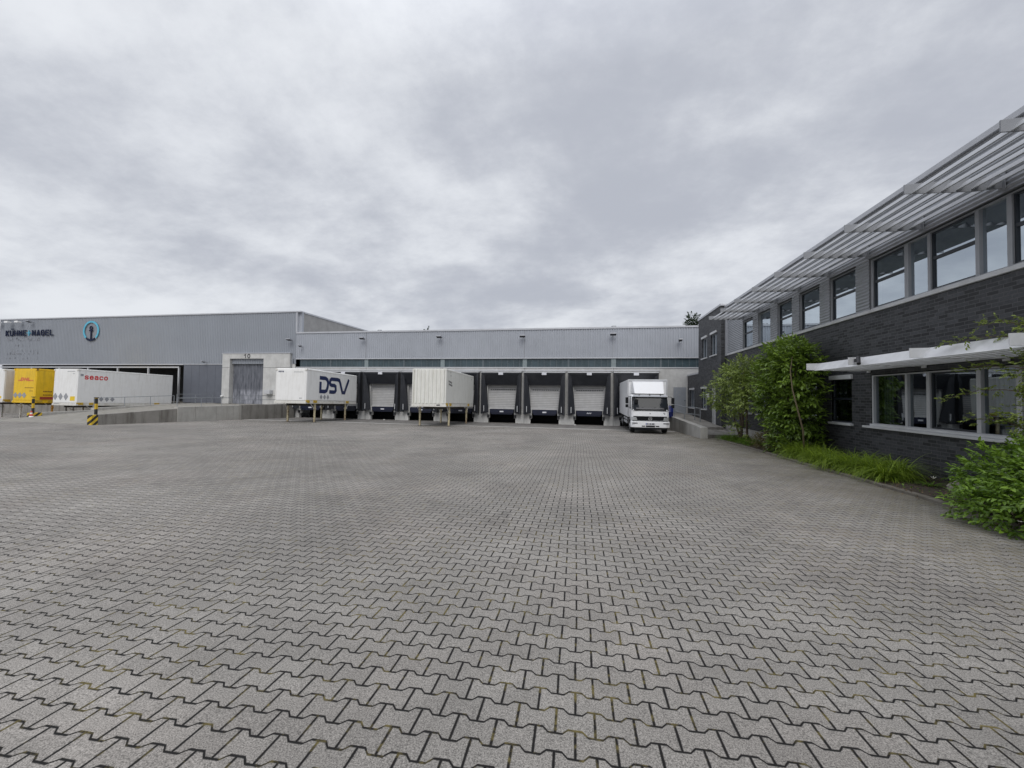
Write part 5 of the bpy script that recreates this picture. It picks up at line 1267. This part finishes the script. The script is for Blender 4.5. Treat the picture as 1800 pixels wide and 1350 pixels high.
# slim tree at the right edge, branches reaching into view
st_ = thing('slim_tree', 'slim tree with loose small leaved branches at the right picture edge', 'tree', (6.75, 7.55, gz(6.7, 7.55)))
m = MB(); tops = [(6.6, 9.15, 2.66), (6.6, 8.9, 2.12), (6.55, 9.15, 1.62), (6.6, 8.5, 2.9), (6.8, 7.2, 3.1), (6.5, 8.6, 1.25), (6.9, 7.7, 2.6)]
starts = [(6.75, 7.5, 2.45), (6.75, 7.5, 2.0), (6.75, 7.52, 1.7), (6.75, 7.5, 2.6), (6.75, 7.5, 2.4), (6.75, 7.52, 1.0), (6.75, 7.5, 2.0)]
m.tube([(6.75, 7.55, -0.2), (6.77, 7.53, 0.7), (6.74, 7.5, 1.6), (6.76, 7.5, 2.5), (6.8, 7.45, 3.3)], [0.035, 0.032, 0.026, 0.02, 0.01], 8)
TP, TD = [], []
for s0, t0 in zip(starts, tops):
    s0 = np.array(s0); t0 = np.array(t0); k_ = 9; pts = []
    for i in range(k_):
        f = i/(k_-1); p = s0*(1-f)+t0*f; p[2] += 0.12*sin(pi*f)+RNG.normal()*0.015; p[0] += RNG.normal()*0.02; pts.append(tuple(p))
    m.tube(pts, [0.012*(1-0.8*i/(k_-1)) for i in range(k_)], 6)
    for i in range(2, 26):
        f = i/25; p = s0*(1-f)+t0*f; p[2] += 0.12*sin(pi*f); TP.append(p+RNG.normal(size=3)*0.03); TD.append((t0-s0)/np.linalg.norm(t0-s0)+RNG.normal(size=3)*0.55)
obj('trunk', m, 'bark', st_, smooth=True)
cs = [((6.85, 7.4, 1.6), (0.35, 0.4, 0.5)), ((6.8, 7.35, 2.3), (0.35, 0.45, 0.4)), ((6.75, 7.55, 1.15), (0.3, 0.4, 0.35)), ((6.75, 7.95, 1.45), (0.25, 0.28, 0.32)), ((6.75, 7.8, 2.15), (0.28, 0.3, 0.28)), ((6.8, 7.6, 2.75), (0.3, 0.35, 0.25))]
P2, D2 = crown(cs, 430, 0.3); Pt = np.concatenate([np.array(TP), P2]); Dt = np.concatenate([np.array(TD), D2])
a_ = twig_leaves(Pt, Dt, 7, 0.13, 0.05, 0.2); leaves_mesh('crown', a_[0], a_[1], a_[2], 0.052, 0.026, 'slim_leaf', st_, tone=a_[3])

def grass_clump(name, lab, spots, n, length, matn, cat='ornamental grass', width=0.019, grp=None):
    """arching blades rising from a set of root spots"""
    cx = sum(s[0] for s in spots)/len(spots); cy = sum(s[1] for s in spots)/len(spots)
    t_ = thing(name, lab, cat, (cx, cy, gz(cx, cy)), group=grp)
    segs = 6; V = []; Fc = []; T_ = []
    for b_ in range(n):
        sx, sy, sc_ = spots[RNG.integers(len(spots))]
        x = sx+RNG.normal()*0.055*sc_; y = sy+RNG.normal()*0.055*sc_; z = gz(x, y)+0.02
        az = RNG.uniform(0, 2*pi); L = length*sc_*RNG.uniform(0.6, 1.15); lean = RNG.uniform(0.35, 1.4); el = radians(84)-lean*0.45
        bend = RNG.uniform(0.9, 1.7)*(0.75+lean*0.8); p = np.array([x, y, z]); sd_ = np.array([-sin(az), cos(az), 0]); wv = width*RNG.uniform(0.7, 1.3); b0_ = len(V)
        for i in range(segs+1):
            f = i/segs; w2 = wv*(1-f**1.7)*(0.55+0.45*min(1, f*4)); V.append(p-sd_*w2/2); V.append(p+sd_*w2/2)
            e = el-bend*f*1.25; p = p+np.array([cos(az)*cos(e), sin(az)*cos(e), sin(e)])*L/segs
            if p[2] < z: p[2] = z+0.005
        tn = RNG.uniform(0.1, 1)
        for i in range(segs): q = b0_+2*i; Fc.append((q, q+1, q+3, q+2)); T_.append(min(1, tn*0.7+0.3*i/segs))
    mb_ = MB(); mb_.v = [tuple(v_) for v_ in V]; mb_.f = Fc; mb_.mi = [0]*len(Fc)
    o_ = obj('blades', mb_, matn, t_); at = o_.data.attributes.new('tone', 'FLOAT', 'FACE'); at.data.foreach_set('value', np.array(T_, np.float32))
    return t_
def spotline(y0, y1, xa, xb, n, sc=1.0):
    return [(xa+(xb-xa)*((i*0.62+0.15*RNG.uniform()) % 1), y0+(y1-y0)*(i+0.5)/n+RNG.normal()*0.06, sc*RNG.uniform(0.85, 1.12)) for i in range(n)]
grass_clump('grass_clump', 'bright green arching grasses right of the reddish shrub', spotline(13.45, 15.6, 6.45, 7.1, 9, 1.0), 3200, 0.84, 'grass_blade', grp='ornamental grasses in the bed')
grass_clump('grass_clump', 'broad bright green grass clump under the strip window nearest the rock', spotline(10.6, 12.55, 6.38, 7.1, 9, 1.05), 3400, 0.86, 'grass_blade', grp='ornamental grasses in the bed')
grass_clump('grass_clump', 'dark green fine grasses below the airy tree', spotline(19.0, 22.6, 6.65, 7.15, 22, 0.9), 3200, 0.62, 'grass_blade_dark', grp='ornamental grasses in the bed')
# rock and a bit of planting near it
bmr = MB(); rk = random.Random(2); nu, nv = 14, 8
cxr, cyr = 7.15, 9.55
for j in range(nv+1):
    for i in range(nu):
        a1 = 2*pi*i/nu; b1 = pi*j/nv-pi/2; rr1 = 1+0.13*sin(3*a1+j)+rk.uniform(-.06, .06)
        bmr.v.append((cxr+0.24*cos(a1)*cos(b1)*rr1, cyr+0.30*sin(a1)*cos(b1)*rr1, gz(7, 9.5)+0.08+0.16*sin(b1)*rr1))
for j in range(nv):
    for i in range(nu): bmr.f.append((j*nu+i, j*nu+(i+1) % nu, (j+1)*nu+(i+1) % nu, (j+1)*nu+i)); bmr.mi.append(0)
tag(obj('rock', bmr, 'rock'), 'rounded grey rock lying in the bed beside the flowering bush', 'rock')
wp_ = thing('strap_plant', 'small dark strap leaved plant with a white bloom beside the grey rock', 'plant', (6.9, 10.0, gz(7, 10)))
V_ = MB()
for i in range(46):
    az = RNG.uniform(0, 2*pi); L = RNG.uniform(0.25, 0.45); p = Vector((6.9, 10.0, gz(7, 10)+0.04)); dq = Vector((cos(az), sin(az), 0)); sq = Vector((-sin(az), cos(az), 0)); b0_ = len(V_.v)
    for k_ in range(5):
        f = k_/4; q = p+dq*L*f+Vector((0, 0, L*(0.9*f-0.75*f*f))); V_.v += [tuple(q-sq*0.013*(1-f)), tuple(q+sq*0.013*(1-f))]
    for k_ in range(4): q = b0_+2*k_; V_.f.append((q, q+1, q+3, q+2)); V_.mi.append(0)
o_ = obj('leaves', V_, 'grass_blade_dark', wp_); at = o_.data.attributes.new('tone', 'FLOAT', 'FACE'); at.data.foreach_set('value', RNG.uniform(0, 0.6, len(V_.f)).astype(np.float32))
q = MB(); pc = Vector((6.85, 9.85, gz(7, 10)+0.24))
for k_ in range(6):
    a1 = 2*pi*k_/6; q.add([tuple(pc), tuple(pc+Vector((cos(a1-.35), sin(a1-.35), 1.2))*0.03), tuple(pc+Vector((cos(a1), sin(a1), 1.0))*0.055), tuple(pc+Vector((cos(a1+.35), sin(a1+.35), 1.2))*0.03)], [(0, 1, 2, 3)])
obj('bloom', q, 'petal', wp_)
# small weeds and stones scattered in the bed read as ground cover
wd = []; wdd = []
for i in range(900):
    y = RNG.uniform(3.5, 22.5); x = RNG.uniform(kx(y)+0.15, 7.9); wd.append((x, y, gz(x, y)+0.07)); wdd.append(RNG.normal(size=3)*[1, 1, 0.3]+[0, 0, 0.5])
gc = leaves_mesh('ground_cover', wd, wdd, [(0, 0, 1)]*len(wd), 0.05, 0.03, 'bush_leaf'); gc['kind'] = 'stuff'; gc['label'] = 'scattered low weeds on the bed soil'

ll = []; 
for i in range(1300):
    y = RNG.uniform(3.5, 22.5); x = kx(y)+abs(RNG.normal())*0.9-0.12; ll.append((min(x, 7.9), y, gz(x, y)+(0.085 if x > kx(y)+0.13 else 0.062 if x > kx(y) else 0.008)))
lf = leaves_mesh('leaf_litter', ll, RNG.normal(size=(1300, 3))*[1, 1, 0.12], RNG.normal(size=(1300, 3))*0.2+[0, 0, 1], 0.045, 0.028, 'dead_leaf', curl=0.05); lf['kind'] = 'stuff'; lf['label'] = 'brown fallen leaves scattered over the bed and kerb'

# trees far behind the roofs
def far_tree(x, y, top, rx, lab, n=700):
    t_ = thing('distant_tree', lab, 'tree', (x, y, -1.4), group='trees beyond the warehouse roof')
    m = MB(); m.tube([(x, y, -1.4), (x, y, top*0.5), (x, y, top-1.5)], [0.35, 0.25, 0.06], 8)
    for k_ in range(8):
        a1 = k_*0.8; hh = top*(0.45+0.05*k_); m.tube([(x, y, hh), (x+rx*0.7*cos(a1), y+rx*0.7*sin(a1), hh+1.2)], [0.12, 0.03], 5)
    obj('trunk', m, 'bark', t_)
    cs_ = [((x+RNG.uniform(-.6, .6)*rx, y+RNG.uniform(-.5, .5)*rx, top*RNG.uniform(0.62, 0.88)), (rx*0.45, rx*0.45, top*0.13)) for _ in range(9)]+[((x, y, top-1.1), (rx*0.3, rx*0.3, 1.1))]
    Pt, Dt = crown(cs_, n, 0.35); a_ = twig_leaves(Pt, Dt, 6, 0.6, 0.2); leaves_mesh('crown', a_[0], a_[1], a_[2], 0.32, 0.17, 'far_leaf', t_, tone=a_[3])
far_tree(-25.6, 62, 11.8, 2.2, 'tree top showing over the low roof above the plain white swap body')
far_tree(-22.9, 64, 11.5, 1.8, 'lower tree top peeping over the low roof right of the taller one')
far_tree(14.2, 60, 13.0, 1.5, 'tree top showing over the low roof beside the brick wing')
# litter under the docks
for x, y, lab in ((-18.3, 34.6, 'white litter scrap under the dock right of the navy lettered swap body'), (-1.2, 34.3, 'white litter scrap on the apron between the two docks left of the truck'),):
    m = MB(); z = gz(0, y)+0.012; m.add([(x-.1, y-.06, z), (x+.12, y-.05, z+.03), (x+.1, y+.07, z+.01), (x-.06, y+.05, z+.06), (x, y, z+.09)], [(0, 1, 4), (1, 2, 4), (2, 3, 4), (3, 0, 4)])
    tag(obj('litter', m, 'litter'), lab, 'litter', 'litter scraps by the docks')
